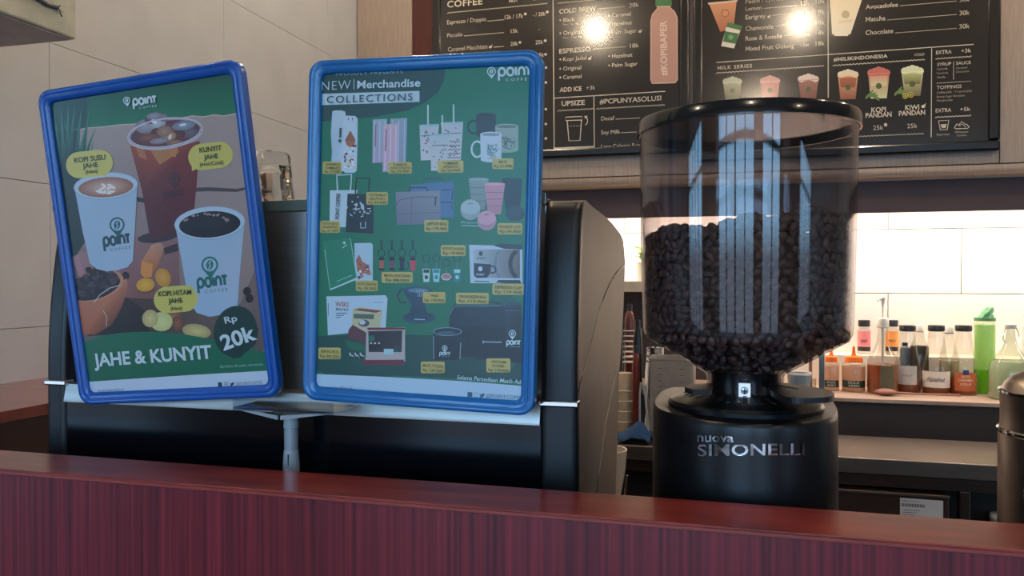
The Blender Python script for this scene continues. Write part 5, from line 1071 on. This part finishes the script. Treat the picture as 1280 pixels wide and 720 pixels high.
for k, (wd, py) in enumerate((('SALTED', 470.5), ('CARAMEL', 475), ('SYRUP', 480))): obj('lettering', label_text(wd, P3, 16 * s, zrow(1204, 3.14, py), (10, 17, 12)[k] * s, 2.9 * s, .18), paper('ink_cream', (236, 214, 180)), lb)
obj('seal', label_patch(P3, 16 * s, zrow(1204, 3.14, 467), zrow(1204, 3.14, 461), .2, None, off=.0014, phi=math.atan2(-P3[1], -P3[0]) + .18), paper('seal_blue', (62, 62, 120)), lb)
# smaller ones behind
t, P3, s = mkbottle('syrup_bottle', 'white capped bottle of dark syrup half hidden behind two black capped bottles', 1149, 3.235, [(415, 5), (424, 6), (430, 9), (434, 11), (486, 11)], [(406, 4.8), (407, 5.4), (414, 5.6), (415, 4.6)], M_cap_w, 432, DKL)
t, P3, s = mkbottle('syrup_bottle', 'white capped clear bottle half hidden between the hazelnut and caramel bottles', 1186, 3.22, [(417, 5.4), (430, 6.5), (440, 9.5), (448, 11.5), (486, 11.5)], [(408, 5.4), (409, 6), (416, 6.2), (417, 5.2)], M_cap_w, 450, CLR)
t, P3, s = mkbottle('syrup_bottle', 'slim bottle with blue grey contents squeezed behind the first black capped bottle', 1131, 3.243, [(432, 3.5), (436, 6), (486, 7)], [(428, 3), (428.5, 3.4), (432, 3.4), (432.5, 3)], M_cap_b, 434, liq('bluegrey_syrup', (140, 158, 176)))
# green tall container with a green cloth stuffed in the top
GRN = liq('green_drink', (166, 226, 84)); M_gg = glass('green_glass', (236, 246, 228), .04, 1.45, 1.2)
t, P3, s = mkbottle('green_bottle', 'tall bright green bottle with crumpled green wrap on top', 1230.5, 3.18, [(397, 11), (398, 11.6), (405, 11.8), (430, 12.3), (470, 12.2), (489, 12)], None, None, 462, GRN, None, M_gg)
obj('syrup_top', MB().lathe([(.0005, zrow(1230, 3.18, 406)), (11 * s, zrow(1230, 3.18, 406)), (11.6 * s, zrow(1230, 3.18, 461.5)), (.0005, zrow(1230, 3.18, 461.5))], 28), liq('green_drink_pale', (216, 240, 184)), t)
obj('rim', MB().lathe([(11.2 * s, zrow(1230, 3.18, 401)), (12 * s, zrow(1230, 3.18, 401)), (12 * s, zrow(1230, 3.18, 397)), (.001, zrow(1230, 3.18, 397))], 28), paper('green_rim', (84, 140, 96)), t)
wm = MB(); zt_ = zrow(1230, 3.18, 398); n = 18; L = []
for j in range(7):
    a = j / 6; L.append([((1 - .55 * a) * 8 * s * (1 + .3 * math.sin(3 * i + j * 2)) * math.cos(2 * PI * i / n) + a * 6 * s, (1 - .5 * a) * 8 * s * (1 + .3 * math.cos(5 * i + j)) * math.sin(2 * PI * i / n), zt_ + a * 14 * s + .002 * math.sin(i * 2.1 + j)) for i in range(n)])
o = obj('wrap', wm.loops(L, cap1=True), paper('green_wrap', (104, 164, 116)), t, auto=80); o['label'] = 'crumpled green plastic wrap'
# swing top bottle and the white one behind
M_gl2 = glass('swing_glass', (226, 232, 222), .04, 1.45, 1.6)
t, P3, s = mkbottle('swing_top_bottle', 'large clear swing top bottle beside the green bottle', 1263, 3.06, [(411, 4.5), (420, 5.2), (428, 6.8), (436, 10), (446, 17), (456, 22), (464, 24), (490, 24.5)], [(405, 5.5), (405.6, 6.4), (408, 6.6), (411, 5.4)], M_cap_w, 452, liq('milky', (222, 226, 206)), None, M_gl2)
for s_ in (-1, 1): obj('wire_bail', MB().tube([(s_ * 5.5 * s, -.002, zrow(1263, 3.06, 409)), (s_ * 8 * s, -.004, zrow(1263, 3.06, 415)), (s_ * 9 * s, -.004, zrow(1263, 3.06, 424)), (s_ * 6.5 * s, -.004, zrow(1263, 3.06, 428))], .0014, 6), M_chr, t)
t, P3, s = mkbottle('white_bottle', 'slim white bottle at the right picture edge behind the swing top bottle', 1283, 3.24, [(398, 5), (402, 6), (486, 6.5)], [(390, 3), (391, 3.6), (397, 3.8), (398, 3.2)], M_cap_w, None, None, None, pm('white_bottle_plastic', (232, 224, 214), .35))
# wooden spoon
M_sp = pm('spoon_wood', (150, 100, 84), .5, scale=20, stretch=(1, 8, 8))
sa, sb_ = onZ(1107, 492, ZS + .006), onZ(1200, 494.5, ZS + .004)
sn = thing('wooden_spoon', 'brown wooden spoon lying in front of the syrup bottles', 'spoon', (sa.x, sa.y, ZS))
dv = (sb_ - sa); L = []
for i in range(13):
    a = i / 12; rx = max(.0008, .036 * math.sin(PI * a) ** .6); L.append([(-.036 + .072 * a - 0 * rx, .8 * rx * math.cos(2 * PI * k / 20) * 1, .0125 + .34 * rx * math.sin(2 * PI * k / 20)) for k in range(20)])
obj('bowl', MB().loops(L, cap0=True, cap1=True), M_sp, sn); obj('handle', MB().tube([(.028, 0, .010), (.1, dv.y * .3, .007), (dv.x, dv.y, .005)], [.005, .0035, .004], 8), M_sp, sn)
# pale bowl, post and stick next to the grinder
bx_ = onY(999, 480, 3.0); s = scl(999, 3.0)
t = thing('bowl', 'grey blue round bowl with white rim seen beside the grinder gate', 'bowl', (bx_.x, 3.0, ZS))
zz = lambda py: onY(999, py, 3.0).z - ZS
obj('bowl_body', MB().lathe([(.0005, .001), (9 * s, 0), (13 * s, zz(485)), (14.5 * s, zz(468)), (13.8 * s, zz(467)), (12 * s, zz(480)), (.0005, .006)], 32), pm('bowl_blue', (120, 140, 150), .3), t)
obj('rim', MB().lathe([(14.6 * s, zz(468)), (14.9 * s, zz(466.3)), (14.2 * s, zz(464.8)), (13.4 * s, zz(466))], 32), pm('bowl_rim', (214, 210, 204), .3), t)
p0 = onY(1027, 484, 3.02); s = scl(1027, 3.02)
t = thing('metal_post', 'thin grey upright metal bar beside the first squeeze bottle', 'post', (p0.x, 3.02, ZS)); obj('bar', MB().box((-3.2 * s, -.004, 0), (3.2 * s, .004, onY(1027, 425, 3.02).z - ZS), .001), M_ss, t); obj('bar_foot', MB().box((-6 * s, -.012, 0), (6 * s, .012, .003), .001), M_ss, t)
p0 = onY(1013, 484, 3.08); s = scl(1013, 3.08)
t = thing('wooden_stirrer', 'brown wooden stick standing in a small clear holder behind the metal bar', 'stick', (p0.x, 3.08, ZS)); obj('stick', MB().box((-2 * s, -.003, .002), (2 * s, .003, onY(1013, 447, 3.08).z - ZS), .001), M_sp, t); obj('holder', MB().lathe([(.0005, .001), (.02, 0), (.02, .045), (.0185, .045), (.018, .002), (.0005, .002)], 20), M_gl, t)

# ================================================================== THE GAP BETWEEN MACHINE AND GRINDER
ws = thing('wall_shelf', 'pale wall shelf with a small plant between the machine and the grinder', 'shelf', (onY(800, 355, 3.1).x, 3.25, 1.27))
x0, x1 = onY(700, 355, 3.05).x, onY(900, 355, 3.05).x; ztp, zbt = onY(785, 351.5, 3.05).z, onY(785, 365, 3.05).z
obj('shelf_top', MB().box((x0, 3.05, zbt), (x1, YW - .001, ztp), .002), pm('shelf_cream', (196, 180, 156), .45), ws, True)
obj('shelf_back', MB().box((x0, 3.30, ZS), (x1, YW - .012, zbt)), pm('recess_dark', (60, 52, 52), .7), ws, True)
px_ = onY(806, 345, 3.2); t = thing('potted_plant', 'small green leafy plant in a white pot on the wall shelf', 'plant', (px_.x, 3.2, ztp))
obj('pot', MB().lathe([(.0005, 0), (.028, 0), (.034, .07), (.036, .075), (.033, .075), (.030, .06), (.0005, .06)], 24), M_cap_w, t)
M_lf = pm('plant_leaf', (120, 168, 50), .45, var=.2)
for k in range(16):
    a = k * 2.4; ln = .045 + .02 * (k % 3); c, s_ = math.cos(a), math.sin(a); z0 = .065; zt_ = .09 + .012 * (k % 5)
    obj('leaf', MB().add([(0, 0, z0), (c * ln * .5 - s_ * .010, s_ * ln * .5 + c * .010, zt_), (c * ln, s_ * ln, zt_ - .004), (c * ln * .5 + s_ * .010, s_ * ln * .5 - c * .010, zt_), (c * ln * .5, s_ * ln * .5, zt_ - .004)], [(0, 1, 4), (1, 2, 4), (2, 3, 4), (3, 0, 4)], True), M_lf, t)
# dark jars, rack, cups, jug, cloth
def simple_jar(name, lab, cat, cx, y0, y1, hw, Y, mat, cm=None, z0=.8203):
    x = onY(cx, 500, Y).x; s = scl(cx, Y); h0 = max(0, onY(cx, y1, Y).z - z0); h = onY(cx, y0, Y).z - z0
    t = thing(name, lab, cat, (x, Y, z0)); 
    obj('body', MB().lathe([(.0005, 0), (hw * s * .95, 0), (hw * s, .004), (hw * s, h * .8), (hw * s * .8, h * .88), (hw * s * .5, h * .92), (.0005, h * .92)], 24), mat, t)
    obj('cap', MB().lathe([(.0005, h), (hw * s * .5, h), (hw * s * .52, h * .92), (.0005, h * .92)], 20), cm or M_cap_b, t)
    return t
simple_jar('sauce_bottle', 'red brown sauce bottle behind the wire rack beside the machine', 'bottle', 787, 380, 415, 6.5, 3.0, pm('red_brown_bottle', (92, 40, 26), .25), z0=ZS)
simple_jar('black_canister', 'dark canister right of the wire rack beside the grinder', 'canister', 797, 400, 470, 6, 2.73, pm('canister_dark', (32, 34, 42), .25))
simple_jar('red_bottle', 'dull red bottle below the hopper edge beside the wire rack', 'bottle', 795, 432, 545, 4.5, 2.66, pm('red_plastic', (110, 40, 30), .35))
lx = onY(784, 450, 2.7).x
wr = thing('wire_rack', 'small chrome wire rack in the gap beside the espresso machine', 'rack', (lx, 2.83, .8203))
for s_ in (-1, 1):
    for d_ in (-1, 1): obj('upright', MB().tube([(s_ * .03, d_ * .03, 0), (s_ * .03, d_ * .03, onY(784, 412, 2.73).z - .8203)], .0022, 6), M_chr, wr)
for k in range(7):
    z = onY(784, 416 + 6.6 * k, 2.73).z - .8203
    obj('wire_shelf', MB().tube([(-.03, -.03, z), (.03, -.03, z), (.03, .03, z), (-.03, .03, z), (-.03, -.03, z)], .002, 6).tube([(-.03, -.01, z), (.03, -.01, z)], .0015, 5).tube([(-.03, .01, z), (.03, .01, z)], .0015, 5), M_chr, wr)
M_bg = pm('beige_cup', (186, 164, 136), .45)
for k, (cx, yt, yb) in enumerate(((780, 466, 512),)):
    Y = 2.70 if k == 0 else 2.60; s = scl(cx, Y); z0 = .8203; x = onY(cx, 500, Y).x; h = onY(cx, yt, Y).z - z0
    t = thing('paper_cup_stack' if k == 0 else 'beige_lid_stack', ('tall stack of beige paper cups beside the machine above the blue cloth', 'low stack of beige cup lids in front of the paper cup stack')[k], ('cups', 'lids')[k], (x, Y, z0))
    obj('cups', MB().lathe([(.0005, 0), (.034, 0), (.036, h * .2), (.034, h * .2 + .001), (.034, h * .9), (.028, h), (.0005, h)], 24), M_bg, t)
    for q in range(4): obj('rim', MB().lathe([(.0358, h * (.2 + .17 * q)), (.037, h * (.2 + .17 * q) + .002), (.0348, h * (.2 + .17 * q) + .004)], 24), M_cap_w, t)
Y = 2.68; s = scl(840, Y); x = onY(841, 500, Y).x; h = onY(841, 446, Y).z - .8203
jg = thing('measuring_jug', 'large frosted square measuring jug with scale marks behind the grinder', 'jug', (x, Y, .8203))
def rl(w_, z, r=.012): return [(p[0], p[1], z) for p in rrect(w_, w_, r, 4)]
M_fr2 = pm('frosted_jug', (178, 168, 158), .35, coat=.2); M_fr2.node_tree.nodes['Principled BSDF'].inputs['Transmission Weight'].default_value = .3
obj('body', MB().loops([rl(24 * s, 0), rl(26.5 * s, .01), rl(27 * s, h - .006), rl(28 * s, h - .004), rl(28 * s, h), rl(26 * s, h), rl(25.5 * s, .006)], cap0=True, cap1=True), M_fr2, jg)
for k in range(8): z = h * (.35 + .075 * k); obj('scale_mark', MB().box((-17 * s, -27.3 * s, z), (-11 * s, -26.7 * s, z + .0016)).box((10 * s, -27.3 * s, z), (15 * s, -26.7 * s, z + .0016)), paper('ink_grey2', (96, 88, 84)), jg)
o = obj('lettering', MB().add([((a - .5) * 14 * s, -27.2 * s, h * .55 + b * 5 * s) for a, b in text_mesh('2 L', .02)[0]], text_mesh('2 L', .02)[1]), paper('ink_grey2', (96, 88, 84)), jg)
Y = 2.84; x = onY(819, 470, Y).x; s = scl(812, Y); h = onY(812, 434, Y).z - .8203
t = thing('steel_pitcher', 'small shiny steel milk pitcher just left of the measuring jug', 'pitcher', (x, Y, .8203))
obj('body', MB().lathe([(.0005, 0), (.040, 0), (.042, .01), (.036, h * .7), (.030, h * .93), (.031, h), (.029, h), (.028, h * .9), (.0005, h * .2)], 28), M_chr, t)
obj('handle', MB().tube([(.02, .022, h * .9), (.03, .05, h * .85), (.03, .054, h * .5), (.022, .034, h * .35)], .004, 8), M_chr, t)
# clear plastic scoop standing upright
x = onY(806, 500, 2.58).x
t = thing('plastic_scoop', 'clear upright plastic handle between the cups and the measuring jug', 'scoop', (x, 2.58, .8203)); h = onY(804, 478, 2.58).z - .8203
obj('handle', MB().tube([(.014, 0, .003), (.010, 0, h * .3), (-.002, 0, h * .96), (-.012, 0, h), (-.016, 0, h * .8), (-.016, 0, .004)], .0035, 8), M_acrf, t)
# blue cloth lying over the bench edge
M_cl = pm('blue_cloth', (28, 68, 110), .9, scale=60, bump=.3)
ax, bx2 = onY(768, 550, 2.5).x, onY(811, 550, 2.5).x; nx, ny = 26, 16; m = MB(); L = []
for j in range(ny + 1):
    row_ = []
    for i in range(nx + 1):
        u, v = i / nx, j / ny; X = ax + (bx2 - ax) * u; Yv = 2.52 + .15 * v; zz_ = .826 + (.052 * math.exp(-((u - .6) / .5) ** 2) + .006 * math.sin(u * 9 + 2)) * math.sin(PI * min(1, v * 1.1 + .06)) ** .7 + .0022 * math.sin(u * 17 + v * 7)
        row_.append((X, Yv, zz_))
    L.append(row_)
L2 = [[(p[0], p[1], p[2] - .003) for p in r_] for r_ in L]
cm_ = MB().loops(L, close=False).loops(L2, close=False); n1 = (nx + 1)
bc_ = obj('blue_cloth', cm_, M_cl); tag(bc_, 'dark blue cloth crumpled on the steel bench between machine and grinder', 'cloth')
# white cup low beside the machine
wp = onY(784, 572, 1.27); t = thing('white_cup', 'white porcelain cup partly hidden behind the lower side of the machine', 'cup', (wp.x - .0365, 1.27, .90))
zc2 = onY(778, 571, 1.22).z - .90
obj('cup_body', MB().lathe([(.0005, 0), (.016, 0), (.018, .004), (.0245, zc2 * .5), (.034, zc2 * .82), (.036, zc2), (.034, zc2), (.031, zc2 * .85), (.0005, zc2 * .55)], 32), pm('porcelain', (226, 214, 200), .2, coat=.4), t)
mp_ = onY(781, 606, 1.15); t = thing('steel_rod', 'thin bright steel rod leaning low beside the machine', 'rod', (mp_.x, 1.15, .90)); obj('rod', MB().tube([(-.012, 0, .002), (.003, 0, onY(783, 594, 1.15).z - .90)], .0016, 6), M_chr, t)
